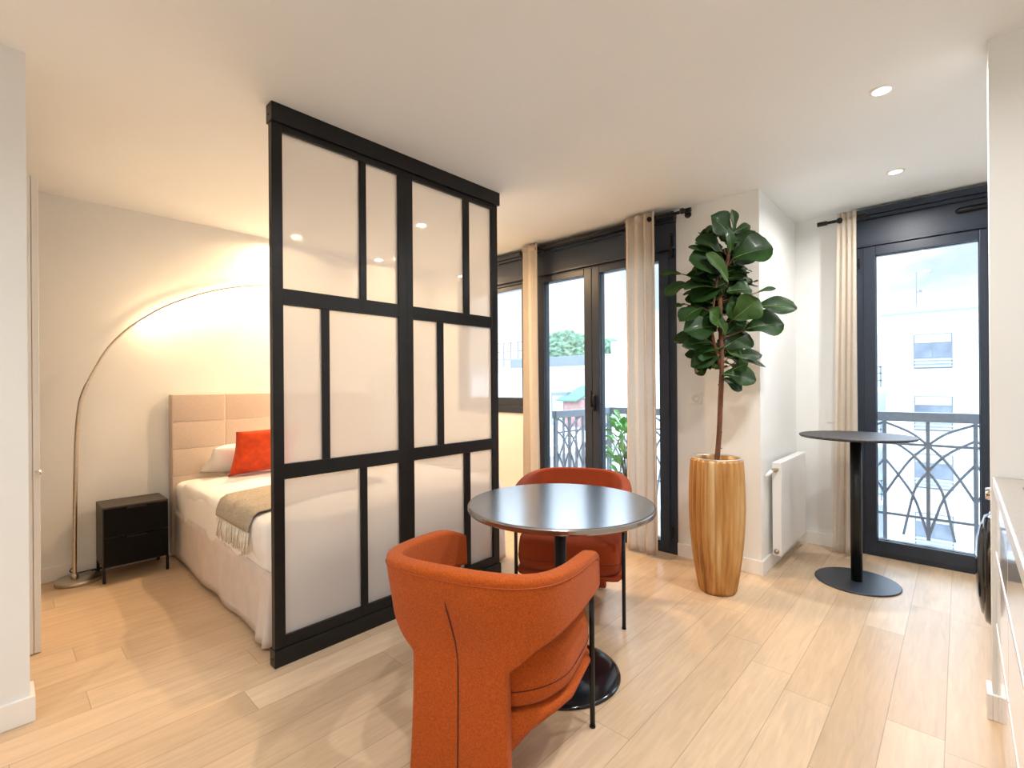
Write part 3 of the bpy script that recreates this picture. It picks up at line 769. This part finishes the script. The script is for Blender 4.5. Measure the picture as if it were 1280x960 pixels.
# throw blanket with fringe, laid diagonally over the near edge
th = thing('throw_blanket', 'taupe throw blanket with cream fringe draped over the near side of the bed', 'blanket', (-2.9, 1.0, .63))
to = Vector(th.location)
def throw_pt(u, s):
    """u across the width 0..1, s along the length: s<0 hangs down the side, s>0 runs over the top"""
    x = -3.10+.50*u-.26*max(s, 0)*1.0
    Yp = .872
    if s < 0:
        a = -s
        y = Yp-.008-.006*math.sin(u*14+1)*(a*6); z = .566-a
        x += .10*a*(u-.5)
    else:
        r = .05
        if s < r*1.57:
            q = s/r; y = Yp+r*(1-math.cos(q)); z = .566+r*math.sin(q)*1.1
        else:
            y = Yp+r+(s-r*1.57); z = .566+r*1.1
        z += .006*math.sin(u*17+s*6)+.004*math.sin(u*31)
    return Vector((x, y, z))
bm = bmesh.new(); g = []
Sn = [-.040+.028*i for i in range(36)]
for s in Sn: g.append([bm.verts.new(throw_pt(i/40, s)-to) for i in range(41)])
for a, b in zip(g, g[1:]):
    for i in range(40): bm.faces.new((a[i], a[i+1], b[i+1], b[i]))
c_ = obj('cloth', bm, THROW, th, True); md = c_.modifiers.new('s', 'SOLIDIFY'); md.thickness = .008; md.offset = 1
bm = bmesh.new()
for i in range(46):
    rnd = random.Random(i); p = throw_pt((i+.5)/46, -.038)
    q = p+Vector((rnd.uniform(-.012, .012), rnd.uniform(-.012, .002), -.05)); r_ = q+Vector((rnd.uniform(-.014, .014), rnd.uniform(-.008, .006), -.055-rnd.uniform(0, .025)))
    tube(bm, [p-to, q-to, r_-to], [.0035, .005, .003], 6)
obj('fringe', bm, FRINGE, th, True, kind='stuff')

# ================================================================== NIGHTSTAND
ns = thing('nightstand', 'small black metal nightstand with two drawers on thin legs beside the bed', 'nightstand', (-4.15, .642, 0))
def nb(*a, **k): return B(a[0]+4.15, a[1]+4.15, a[2]-.642, a[3]-.642, *a[4:], **k)
y0, y1 = .467, .818
obj('body', nb(-4.29, -4.012, y0, y1, .095, .485, bev=.004), mat('brown_black_steel', (.035, .026, .018, 1), .5, noise_s=20, noise_amt=.15), ns)
for z0_, z1_ in ((.292, .474), (.104, .286)):
    d_ = obj('drawer', nb(-4.014, -4.000, y0+.006, y1-.006, z0_, z1_, bev=.002), NSTAND, ns)
    obj('handle', nb(-4.002, -3.990, y0+.125, y1-.125, z1_-.012, z1_-.004, bev=.002), BLACK, d_)
for lx in (-4.280, -4.012):
    for ly in (y0+.008, y1-.008):
        obj('leg', nb(lx-.008, lx+.008, ly-.008, ly+.008, 0, .10, bev=.001), BLACK, ns)

# ================================================================== ARC FLOOR LAMP
lp = thing('arc_floor_lamp', 'slim nickel arc floor lamp curving over the bed with a lit underside', 'floor lamp', (-4.195, .372, 0))
lo = Vector(lp.location)
bm = bmesh.new(); lathe(bm, [(.118, 0), (.121, .004), (.121, .020), (.117, .025), (.02, .026)], (0, 0, 0), 56); obj('base', bm, NICKEL, lp, True)
arc = [(-4.2, .350, .025), (-4.2, .353, .35), (-4.2, .359, .70), (-4.2, .366, .95), (-4.2, .383, 1.15), (-4.2, .412, 1.26), (-4.2, .452, 1.365), (-4.2, .515, 1.50), (-4.2, .592, 1.612), (-4.2, .680, 1.705), (-4.2, .83, 1.825), (-4.2, .99, 1.917), (-4.2, 1.165, 1.995), (-4.2, 1.35, 2.052), (-4.2, 1.55, 2.095)]
line = smooth_line(arc, 90)
bm = bmesh.new(); tube(bm, [Vector(p)-lo for p in line], [.0115]*34+[.0075]*57, 12); obj('pole', bm, NICKEL, lp, True)
bm = bmesh.new(); lathe(bm, [(.020, .024), (.020, .05), (.013, .056)], (-.005, -.022, 0), 20); obj('collar', bm, NICKEL, lp, True)
seg = [Vector(p) for p in line[58:]]; bm = bmesh.new(); r0, r1 = [], []
for i, p in enumerate(seg):
    t = (seg[min(i+1, len(seg)-1)]-seg[max(i-1, 0)]).normalized(); dn = Vector((0, t.z, -t.y)); dn = dn if dn.z < 0 else -dn
    q = (dn*.85-Vector((.53, 0, 0))).normalized(); e_ = t.cross(q).normalized()*.0030; c = p+q*.0080-lo
    r0.append(bm.verts.new(c+e_)); r1.append(bm.verts.new(c-e_))
for i in range(len(seg)-1): bm.faces.new((r0[i], r0[i+1], r1[i+1], r1[i]))
obj('light_strip', bm, emit('warm_led', (1, .66, .34, 1), 170), lp)
bm = bmesh.new(); tube(bm, smooth_line([Vector(p)-lo for p in [(-4.205, .352, .10), (-4.225, .330, .07), (-4.235, .36, .045), (-4.27, .42, .035), (-4.26, .50, .036), (-4.24, .44, .036), (-4.29, .50, .032), (-4.30, .60, .03), (-4.31, .85, .02)]], 60), .0035, 8)
obj('power_cord', bm, RUBBER, lp, True)

# ================================================================== WARDROBE BY THE ENTRY
wd = thing('wardrobe', 'tall white wardrobe at the left edge, mostly hidden behind the near wall', 'wardrobe', (-3.5, -.25, 0))
def wb(*a, **k): return B(a[0]+3.5, a[1]+3.5, a[2]+.25, a[3]+.25, *a[4:], **k)
obj('body', wb(-3.80, -3.215, -.54, .148, 0, 2.262, bev=.003), TRIMM, wd)
obj('side_panel', wb(-3.215, -3.2, .124, .148, .004, 2.258, bev=.002), TRIMM, wd)
dr = obj('door', wb(-3.215, -3.197, -.53, .1215, .004, 2.255, bev=.002), TRIMM, wd)
bm = bmesh.new(); tube(bm, [(-3.2+3.5, .136+.25, .86), (-3.165+3.5, .142+.25, .86)], [.006, .006], 10); lathe(bm, [(.004, -.012), (.011, -.006), (.011, .006), (.004, .012)], (-3.162+3.5, .143+.25, .86), 14); obj('knob', bm, CHROME, dr, True)

# ================================================================== RADIATOR
rd = thing('radiator', 'white panel radiator mounted on the side of the pier near the tall table', 'radiator', (-.90, 3.9, .10))
def rb(*a, **k): return B(a[0]+.90, a[1]+.90, a[2]-3.9, a[3]-3.9, a[4]-.10, a[5]-.10, **k)
obj('front_panel', rb(-.886, -.872, 3.56, 4.24, .105, .715, bev=.004), RADM, rd)
obj('back_panel', rb(-.926, -.914, 3.56, 4.24, .115, .705, bev=.003), RADM, rd)
obj('side_cover', rb(-.926, -.873, 3.552, 3.562, .10, .72, bev=.002), RADM, rd)
obj('side_cover', rb(-.926, -.873, 4.238, 4.248, .10, .72, bev=.002), RADM, rd)
bm = bmesh.new(); box(bm, -.926+.9, -.872+.9, 3.556-3.9, 4.244-3.9, .612, .620, .002)
for k in range(22):
    y = 3.58+k*.03-3.9; box(bm, -.918+.9, -.884+.9, y, y+.010, .6195, .6225)
obj('top_grille', bm, RADM, rd)
bm = bmesh.new(); tube(bm, [(.004, 3.552-3.9, .575), (.002, 3.525-3.9, .575)], .010, 12); tube(bm, [(.002, 3.526-3.9, .575), (-.012, 3.50-3.9, .572)], [.014, .013], 14); obj('inlet_valve', bm, BRASS, rd, True)
bm = bmesh.new(); tube(bm, [(-.012, 3.50-3.9, .572), (-.036, 3.485-3.9, .545), (-.045, 3.48-3.9, .53)], [.013, .011, .014], 14); obj('thermostat', bm, RADM, rd, True)
bm = bmesh.new(); tube(bm, [(.0, 3.552-3.9, .03), (.0, 3.540-3.9, .03)], .016, 16); tube(bm, [(.0, 3.542-3.9, .03), (.0, 3.534-3.9, .03)], .009, 12); obj('drain_plug', bm, BRASS, rd, True)
obj('wall_bracket', rb(-.953, -.925, 3.66, 3.69, .2, .65, bev=.001), RADM, rd); obj('wall_bracket', rb(-.953, -.925, 4.10, 4.13, .2, .65, bev=.001), RADM, rd)

# light switch on the pier
sw = thing('light_switch', 'square white light switch on the pier beside the French doors', 'light switch', (-1.375, 3.40, 1.147))
obj('plate', B(-.041, .041, -.009, 0, -.041, .041, bev=.003), PLAST, sw)
bm = bmesh.new(); tube(bm, [(0, -.008, 0), (0, -.014, 0)], .026, 28); obj('rocker', bm, PLAST, sw, True)
tag(obj('wall_socket', B(-.98, -.94, 0, 0, 0, 0) if False else B(-.745, -.675, 4.332, 4.34, .95, 1.02, bev=.002), PLAST), 'small white wall plate on the recess wall left of the narrow curtain', 'wall plate')

# ================================================================== KITCHEN
cts = [(2.513, 1.915), (1.912, 1.314), (1.311, .713), (.710, .112), (.109, -.49), (-.493, -1.10)]
clab = ['white glossy drawer unit standing against the stub wall, farthest from the camera', 'white glossy drawer unit, second from the stub wall', 'white glossy drawer unit, third from the stub wall',
        'white glossy drawer unit, fourth from the stub wall', 'white glossy drawer unit, fifth from the stub wall', 'white glossy drawer unit nearest the rear wall']
XF = .094
for (yb, ya), lb in zip(cts, clab):
    if yb < .6: break
    k = thing('kitchen_cabinet', lb, 'cabinet', (.4, (ya+yb)/2, 0), 0, 'glossy white base cabinets')
    def kb(*a, **kw): return B(a[0]-.4, a[1]-.4, a[2]-(ya+yb)/2, a[3]-(ya+yb)/2, *a[4:], **kw)
    obj('body', kb(XF+.022, .745, ya, yb, .10, .86), CABM, k)
    obj('plinth', kb(XF+.05, XF+.066, ya, yb, 0, .10), CABM, k)
    zz = [(.105, .335), (.36, .59), (.615, .835)] if yb < 2.4 else [(.105, .47), (.495, .835)]
    zz = [(.105, .345), (.37, .61), (.635, .835)]
    for z0_, z1_ in zz:
        d_ = obj('drawer', kb(XF, XF+.020, ya+.0015, yb-.0015, z0_, z1_, bev=.002), CABM, k)
        obj('handle', kb(XF-.002, XF+.014, ya+.0015, yb-.0015, z1_+.002, z1_+.018, bev=.003), TRIMM, d_)
wt = thing('worktop', 'grey kitchen worktop running along the right edge of the picture', 'worktop', (.4, 1.0, .86))
obj('slab', B(XF-.004-.4, .745-.4, -1.10-1.0, 2.517-1.0, .002, .040, bev=.002), COUNT, wt)
obj('front_edge', B(XF-.008-.4, XF-.003-.4, -1.10-1.0, 2.517-1.0, .002, .039, bev=.001), TRIMM, wt)
hobt = thing('hob', 'black glass induction hob set in the grey worktop', 'hob', (.42, 2.0, .9))
obj('glass', B(-.272, .24, -.29, .29, .0005, .006, bev=.002), HOB, hobt)
for cx, cy, r in ((-.12, -.14, .09), (-.12, .14, .075), (.12, -.14, .075), (.12, .14, .09)):
    bm = bmesh.new(); lathe(bm, [(r-.002, .0061), (r-.002, .0066), (r, .0066), (r, .0061)], (cx, cy, 0), 40, False, False); obj('cooking_zone', bm, GREYR, hobt)

wm = thing('washing_machine', 'white washing machine with black porthole door behind the stub wall', 'washing machine', (.42, 2.95, 0))
obj('body', B(-.30, .29, -.30, .30, .012, .85, bev=.012, seg=3), PLAST, wm)
obj('control_panel', B(-.312, -.298, -.295, .295, .72, .845, bev=.008, seg=3), PLAST, wm)
bm = bmesh.new(); tube(bm, [(-.312, -.13, .785), (-.345, -.13, .785)], [.028, .025], 24); obj('dial', bm, CHROME, wm, True)
bm = bmesh.new(); box(bm, -.318, -.31, -.26, -.19, .755, .815, .003); obj('drawer_handle', bm, CHROME, wm)
bm = bmesh.new(); rg = []
for r, x in ((.235, -.298), (.238, -.325), (.225, -.345), (.195, -.352)):
    rg.append([(x, r*math.cos(2*PI*i/48), .44+r*math.sin(2*PI*i/48)) for i in range(48)])
loft(bm, rg, True, True); pdoor = obj('porthole_door', bm, HOB, wm, True)
bm = bmesh.new(); rg = []
for r, x in ((.198, -.351), (.19, -.358), (.12, -.372), (.02, -.376)):
    rg.append([(x, r*math.cos(2*PI*i/48), .44+r*math.sin(2*PI*i/48)) for i in range(48)])
loft(bm, rg, False, True); obj('door_glass', bm, HOB, pdoor, True)
bm = bmesh.new(); tube(bm, [(-.322, .240*math.cos(2*PI*i/48), .44+.240*math.sin(2*PI*i/48)) for i in range(49)], .006, 8); obj('door_ring', bm, CHROME, pdoor, True)
for sy in (-.25, .25):
    for sx in (-.25, .25):
        bm = bmesh.new(); lathe(bm, [(.02, 0), (.02, .014)], (sx, sy, 0), 14); obj('foot', bm, RUBBER, wm)

# ================================================================== CEILING LIGHTS
DL = emit('downlight_lens', (1, .93, .80, 1), 14)
def downlight(x, y, label, watts, col=(1, .9, .78)):
    r = thing('recessed_downlight', label, 'downlight', (x, y, FZ), 0, 'recessed ceiling downlights')
    bm = bmesh.new(); lathe(bm, [(.032, -.001), (.033, -.006), (.044, -.005), (.047, 0)], n=32, cap0=False, cap1=False); obj('trim_ring', bm, PLAST, r, True)
    bm = bmesh.new(); lathe(bm, [(.0005, -.003), (.033, -.003)], n=32, cap0=True, cap1=False); obj('lens', bm, DL, r)
    L = bpy.data.lights.new('lamp', 'AREA'); L.shape = 'DISK'; L.size = .07; L.energy = watts; L.color = col; L.spread = math.radians(165)
    o = bpy.data.objects.new('lamp', L); COL.objects.link(o); o.parent = r; o.location = (0, 0, -.008)
    return r
K = 1.0
NEU = (1, .985, .965); WARM = (1, .68, .38)
downlight(-.242, 2.63, 'lit recessed ceiling downlight, the larger one nearer the camera, above the worktop end', 12*K, NEU)
downlight(-.277, 3.70, 'lit recessed ceiling downlight, the smaller one nearest the recess glass door', 10*K, (1, .97, .95))
for x, y, w in ((-.27, 1.5, 10), (-.27, .35, 9), (-.27, -.9, 9), (-1.3, -1.4, 11)):  # unseen fixtures, added to lift the brightness of the room
    downlight(x, y, 'added fill downlight above and behind the camera, outside the picture', w*K, NEU)
for x, y, w in ((-4.10, 1.75, 16), (-4.10, 2.75, 16), (-3.1, 2.3, 22)):  # also added: warm fill for the bedroom and its wall, no fixture in view
    downlight(x, y, 'added warm fill downlight over the bed, unseen behind the room divider', w*K, WARM)

# ================================================================== BALCONY + RAILINGS
def arch_module(bm, ox, oy, ux, uy, s=1):
    """gothic-arch infill, 0.5 m wide, centred at (ox,oy), along (ux,uy)"""
    cs = [[(0, .79), (.10, .88), (.25, .95)], [(0, .60), (.10, .73), (.25, .84)], [(0, .116), (.04, .27), (.086, .417), (.17, .559), (.25, .675)],
          [(0, .79), (.09, .69), (.17, .559), (.25, .405)], [(0, .60), (.05, .52), (.086, .417), (.142, .116)]]
    for c in cs:
        for sg in (-1, 1):
            pts = smooth_line([(ox+ux*sg*a, oy+uy*sg*a, z) for a, z in c], 10)
            tube(bm, pts, .0095, 6)
def railing(name, label, a, b, zt=1.03, nmod=1, start=0, grp=None, bars=0):
    a, b = Vector((a[0], a[1], 0)), Vector((b[0], b[1], 0)); d = (b-a); L = d.length; d.normalize()
    r = thing(name, label, 'railing', (a.x, a.y, 0), math.atan2(d.y, d.x), grp)
    bm = bmesh.new(); box(bm, 0, L, -.025, .025, zt-.07, zt, .004); obj('top_rail', bm, RAILB, r)
    for zc in (.782, .250):
        bm = bmesh.new(); box(bm, 0, L, -.008, .008, zc, zc+.018); obj('cross_bar', bm, RAILB, r)
    n = max(1, round(L/.5)); w = L/n
    for k in range(n+1):
        if k*w <= L: 
            bm = bmesh.new(); box(bm, max(0, k*w-.012), max(0, k*w-.012)+.024, -.012, .012, .06, zt-.07); obj('post', bm, RAILB, r)
    bm = bmesh.new()
    for k in range(n):
        cx = (k+.5)*w; box(bm, cx-.011, cx+.011, -.011, .011, .10, zt-.07); arch_module(bm, cx, 0, 1*w/.5, 0)
    obj('infill', bm, RAILB, r)
    if bars:
        for k in range(bars):
            bm = bmesh.new(); x = (k+.5)*L/bars; box(bm, x-.009, x+.009, .0, .018, .06, zt-.07); obj('bar', bm, RAILB, r)
    return r
railing('balcony_railing', 'blue grey iron railing with pointed arches outside the recess glass door', (-.923, 4.62), (.577, 4.62), grp='blue grey balcony railings')
railing('balcony_railing', 'blue grey iron railing of close bars on the left side of the small balcony', (-2.83, 3.63), (-2.83, 4.585), zt=1.0, grp='blue grey balcony railings', bars=9)
railing('balcony_railing', 'blue grey iron railing with arches along the front of the small balcony', (-2.83, 4.62), (-1.48, 4.62), zt=1.0, grp='blue grey balcony railings')
obj('trim_1', B(-2.95, -1.45, 3.60, 4.75, -.16, -.02), TERR, kind='structure')
obj('trim_2', B(-1.0, .75, 4.55, 4.75, -.16, -.02), TERR, kind='structure')
pp = thing('potted_shrub', 'bright green leafy plant in a grey planter on the small balcony', 'plant', (-2.42, 4.25, -.02))
bm = bmesh.new(); lathe(bm, [(.12, 0), (.17, .30), (.18, .31), (.165, .31), (.15, .27)], n=28, cap1=True); obj('planter', bm, POTG, pp, True)
bm = bmesh.new(); st = bmesh.new()
for i in range(110):
    rnd = random.Random(3000+i); a = rnd.uniform(0, 2*PI); h = rnd.uniform(.35, .98); rr = rnd.uniform(.02, .26)*math.sin(min(1, (h-.2)/.8)*PI*.75+.3)
    b_ = Vector((rr*.6*math.cos(a), rr*.6*math.sin(a), h-.06)); t_ = Vector((rr*1.35*math.cos(a), rr*1.35*math.sin(a), h+rnd.uniform(-.03, .07)))
    if (t_-b_).length < .08: t_ = b_+(t_-b_).normalized()*.09
    leaf(bm, b_, t_, .05, Vector((rnd.uniform(-.5, .5), rnd.uniform(-.5, .5), 1)), .15, .4, .2, i)
    if i % 6 == 0: tube(st, [Vector((0, 0, .28)), b_*.5+Vector((0, 0, .14)), b_], .004, 5)
obj('foliage', bm, LEAFB, pp, True); obj('stems', st, BARK, pp, True)

# ================================================================== OUTSIDE
tag(obj('street_ground', B(-60, 50, 5.5, 90, -13.2, -13), GROUNDM), 'pale street ground far below', 'ground', kind='structure')
fb = thing('apartment_building', 'white apartment block with stacked windows seen through the recess glass door', 'building', (4, 30, -13))
def fbx(*a, **k): return B(a[0]-4, a[1]-4, a[2]-30, a[3]-30, a[4]+13, a[5]+13, **k)
obj('wall', fbx(-2.68, 14, 30, 40, -13, 4.0), FACADE, fb)
obj('cornice', fbx(-2.75, 14, 29.9, 30.4, 3.97, 4.12), FACADE, fb)
obj('parapet', fbx(-2.9, 14, 30.5, 40, 4.12, 4.62), mat('pale_grey_band', (.62, .70, .68, 1), .7, noise_s=2, noise_amt=.05), fb)
obj('roof_slab', fbx(-3.0, 14, 30.3, 40, 4.62, 4.70), FACS, fb)
obj('attic', fbx(-3.6, 14, 31.5, 40, 4.70, 5.15), FACADE, fb)
bm = bmesh.new()
for z in (3.05, 1.7, .3, -1.05, -2.4, -3.8, -5.15): box(bm, -2.68-4, 14-4, 29.985-30, 30.01-30, z+13-.012, z+13+.012)
obj('joint_lines', bm, FACS, fb)
for cx in (-.93, 2.6, 6.2):
    for zt in (3.5, .57, -2.15, -4.95, -7.7):
        f_ = obj('window', fbx(cx-.69, cx+.69, 29.95, 30.02, zt-1.62, zt), GREYR, fb)
        obj('shutter', fbx(cx-.64, cx+.64, 29.93, 29.96, zt-.42, zt-.04), FACS, f_)
        obj('pane', fbx(cx-.64, cx-.02, 29.94, 29.96, zt-1.12, zt-.44), FACW, f_); obj('pane', fbx(cx+.02, cx+.64, 29.94, 29.96, zt-1.12, zt-.44), FACW, f_)
        bm = bmesh.new()
        for q in (.0, .16, .32): box(bm, cx-.68-4, cx+.68-4, -.14, -.10, zt-1.56+q+13, zt-1.56+q+.04+13)
        obj('guard_rail', bm, FACS, f_)
        obj('spandrel', fbx(cx-.64, cx+.64, 29.94, 29.96, zt-1.58, zt-1.16), FACS, f_)
for zt in (3.7, 1.0, -1.75, -4.5):                      # recessed wing with balconies
    bal = obj('balcony', fbx(-4.6, -2.4, 28.9, 30, zt-2.75-.12, zt-2.75+.05), FACADE, fb)
    bm = bmesh.new()
    for q in (.35, .7, 1.0): box(bm, -4.6-4, -2.75-4, 28.93-30, 28.97-30, zt-2.75+q+13, zt-2.75+q+.05+13)
    box(bm, -2.82-4, -2.75-4, 28.93-30, 28.97-30, zt-2.75+13, zt-1.7+13); obj('balcony_rail', bm, GREYR, bal)
    obj('balcony_door', fbx(-3.2, -2.72, 30.9, 31.06, zt-2.7, zt), FACS, fb)
obj('wing', fbx(-9, -2.66, 31, 40, -13, 4.1), FACADE, fb)
an = thing('roof_antenna', 'thin antenna mast on the roof of the white apartment block', 'antenna', (-1.55, 31.0, 4.70))
bm = bmesh.new(); tube(bm, [(0, 0, 0), (0, 0, 1.95)], .022, 6); obj('mast', bm, GREYR, an)
bm = bmesh.new(); tube(bm, [(-.02, 0, .95), (.22, 0, 1.0)], .02, 6); box(bm, .1, .2, -.03, .03, .93, 1.06); obj('aerial', bm, GREYR, an)

tr = thing('terrace_building', 'low white building with a hedge on its terrace outside the left door leaf', 'building', (-11, 15, -13))
def tx(*a, **k): return B(a[0]+11, a[1]+11, a[2]-15, a[3]-15, a[4]+13, a[5]+13, **k)
obj('wall', tx(-15.5, -9.45, 14, 17, -13, 1.86), FACADE, tr)
obj('planter_box', tx(-13.0, -9.45, 13.9, 14.6, 1.86, 2.26, bev=.02), GREYR, tr)
obj('coping', tx(-15.5, -9.4, 13.85, 13.98, 1.80, 1.90), FACS, tr)
hg = thing('terrace_hedge', 'rounded green hedge growing on the terrace outside the left door leaf', 'hedge', (-11.1, 14.7, 2.26))
bm = bmesh.new(); bmesh.ops.create_icosphere(bm, subdivisions=5, radius=1)
for v in bm.verts:
    p = v.co.copy(); v.co = Vector((p.x*1.65, p.y*.7, p.z*.98)); 
    v.co += v.normal*(.16*noise.noise(p*5)+.10*noise.noise(p*14)+.05*noise.noise(p*30)); v.co.z = max(v.co.z, .0)
obj('foliage', bm, HEDGE, hg)
sh = thing('garden_shed', 'small pink shed with a sloping green roof beyond the balcony', 'shed', (-9.9, 12.8, 0))
def shx(*a, **k): return B(a[0]+9.9, a[1]+9.9, a[2]-12.8, a[3]-12.8, *a[4:], **k)
obj('wall', shx(-9.35, -8.55, 12.5, 13.6, -.1, .76), BRICKP, sh)
obj('side_hut', shx(-9.95, -9.3, 12.6, 13.6, -.1, 1.0), GREYR, sh)
obj('hut_wall', shx(-9.86, -9.42, 12.57, 12.62, -.1, .88), FACS, sh)
bm = bmesh.new(); r_ = [[(-9.55+9.9, -.45, .72), (-8.75+9.9, -.45, .72), (-8.4+9.9, .5, 1.16), (-9.2+9.9, .5, 1.16)], [(-9.55+9.9, -.45, .77), (-8.75+9.9, -.45, .77), (-8.4+9.9, .5, 1.21), (-9.2+9.9, .5, 1.21)]]
loft(bm, r_); obj('roof', bm, GREENR, sh)
tag(obj('terrace_floor', B(-15, -6.5, 6.5, 14.0, -.3, -.1), FACADE), 'white flat roof terrace beyond the balcony', 'terrace', kind='structure')

rb_ = thing('flat_roofed_building', 'white flat roofed building outside the right door leaf, with pipes on its wall', 'building', (-12.5, 23, -13))
def rx(*a, **k): return B(a[0]+12.5, a[1]+12.5, a[2]-23, a[3]-23, a[4]+13, a[5]+13, **k)
obj('wall', rx(-14.4, -8.0, 22, 28, -13, 2.80), FACADE, rb_)
obj('coping', rx(-14.45, -7.95, 21.95, 22.2, 2.74, 2.84), FACS, rb_)
obj('chimney_stack', rx(-13.6, -12.9, 22.4, 23, 2.8, 3.5), FACADE, rb_)
obj('roof_box', rx(-13.2, -12.3, 22.5, 23.4, 2.8, 3.25), FACS, rb_)
for xx in (-13.0, -12.8, -12.55):
    bm = bmesh.new(); tube(bm, [(xx+12.5, -1.08, 9.5), (xx+12.5, -1.08, 14.8+(.15 if xx < -12.9 else 0)), (xx+12.5-.15, -1.08, 15.1)], .05, 8); obj('pipe', bm, FACS, rb_)
for i, (x, y, s_, l) in enumerate(((-14.0, 23.0, .55, 'round green rooftop bush at the left of the white flat roofed building'), (-12.1, 22.9, .45, 'grey green rooftop bush at the right of the white flat roofed building'))):
    h_ = thing('roof_bush', l, 'bush', (x, y, 2.8))
    bm = bmesh.new(); bmesh.ops.create_icosphere(bm, subdivisions=4, radius=s_)
    for v in bm.verts:
        v.co += v.normal*(.12*noise.noise(v.co*5+Vector((i*5, 0, 0)))+.08*noise.noise(v.co*14)); v.co.z += s_*.7; v.co.z = max(0, v.co.z)
    obj('foliage', bm, HEDGE, h_)
lb_ = thing('railed_building', 'grey glazed building with a roof railing outside the fixed window by the divider', 'building', (-20.5, 23, -13))
def lx_(*a, **k): return B(a[0]+20.5, a[1]+20.5, a[2]-23, a[3]-23, a[4]+13, a[5]+13, **k)
obj('wall', lx_(-26, -20.9, 22, 27, -13, 2.4), FACS, lb_)
obj('side_wall', lx_(-20.9, -17.5, 22.3, 27, -13, 2.35), FACADE, lb_)
for z in (-2.4, -.8, .8):
    for k in range(4):
        obj('window', lx_(-21.1-.9-k*1.05, -21.1-k*1.05, 21.93, 22.02, z, z+1.35), FACW, lb_)
rr_ = thing('roof_railing', 'grey metal railing on the roof outside the fixed window by the divider', 'railing', (-20.5, 22.1, 2.4))
bm = bmesh.new()
for z in (.45, .95, 1.5): tube(bm, [(-5, 0, z), (3, 0, z)], .03, 6)
obj('rail', bm, GREYR, rr_)
for k in range(14):
    bm = bmesh.new(); tube(bm, [(-5+k*.61, 0, 0), (-5+k*.61, 0, 1.5)], .035, 6); obj('post', bm, GREYR, rr_)

# ================================================================== WORLD, SUN, CAMERA
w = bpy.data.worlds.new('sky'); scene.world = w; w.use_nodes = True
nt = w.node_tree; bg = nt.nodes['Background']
tc = nt.nodes.new('ShaderNodeTexCoord')
mp = nt.nodes.new('ShaderNodeMapping'); mp.inputs['Scale'].default_value = (1, 1, 2.2); mp.inputs['Location'].default_value = (.35, .0, .1)
nt.links.new(tc.outputs['Generated'], mp.inputs['Vector'])
n = nt.nodes.new('ShaderNodeTexNoise'); n.inputs['Scale'].default_value = 4.2; n.inputs['Detail'].default_value = 7; n.inputs['Roughness'].default_value = .5
nt.links.new(mp.outputs[0], n.inputs['Vector'])
sp = nt.nodes.new('ShaderNodeSeparateXYZ'); nt.links.new(tc.outputs['Generated'], sp.inputs[0])
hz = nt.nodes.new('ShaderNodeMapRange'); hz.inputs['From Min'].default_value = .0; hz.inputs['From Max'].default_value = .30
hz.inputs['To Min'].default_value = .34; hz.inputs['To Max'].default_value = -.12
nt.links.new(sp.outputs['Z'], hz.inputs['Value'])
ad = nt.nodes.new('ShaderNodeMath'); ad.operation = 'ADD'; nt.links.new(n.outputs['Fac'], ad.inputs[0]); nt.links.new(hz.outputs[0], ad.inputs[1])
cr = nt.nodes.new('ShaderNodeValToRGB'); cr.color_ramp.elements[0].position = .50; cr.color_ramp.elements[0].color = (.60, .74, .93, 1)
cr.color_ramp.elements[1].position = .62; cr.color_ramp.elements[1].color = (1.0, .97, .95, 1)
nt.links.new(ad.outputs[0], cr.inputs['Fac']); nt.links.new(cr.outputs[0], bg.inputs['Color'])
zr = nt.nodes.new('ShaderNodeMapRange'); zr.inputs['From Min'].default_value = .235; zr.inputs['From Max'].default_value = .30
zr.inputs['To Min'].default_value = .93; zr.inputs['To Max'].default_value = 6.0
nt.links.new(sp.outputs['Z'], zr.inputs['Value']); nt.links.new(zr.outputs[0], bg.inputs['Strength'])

S = bpy.data.lights.new('sun', 'SUN'); S.energy = .5; S.angle = math.radians(2); S.color = (1, .97, .93)
so = bpy.data.objects.new('sun', S); COL.objects.link(so); so.rotation_euler = (math.radians(48), 0, math.radians(-22))

cam = bpy.data.cameras.new('camera'); co = bpy.data.objects.new('camera', cam); COL.objects.link(co)
cam.sensor_width = 36; cam.sensor_fit = 'HORIZONTAL'; cam.lens = 602.4/1280*36; cam.clip_start = .02; cam.clip_end = 300
cam.shift_y = .9/1280
yaw = math.atan2(560, 602.4)
M = Matrix.Rotation(yaw, 4, 'Z') @ Matrix.Rotation(PI/2, 4, 'X') @ Matrix.Rotation(-.0075, 4, 'Z')
co.matrix_world = Matrix.Translation((0, 0, 1.254)) @ M
scene.camera = co
scene.view_settings.view_transform = 'Standard'; scene.view_settings.look = 'None'
scene.view_settings.gamma = 1; scene.view_settings.use_curve_mapping = False
scene.view_settings.exposure = 0.58
scene.cycles.use_denoising = True
scene.cycles.max_bounces = 12; scene.cycles.diffuse_bounces = 8; scene.cycles.glossy_bounces = 5; scene.cycles.transparent_max_bounces = 16
scene.cycles.sample_clamp_indirect = 8
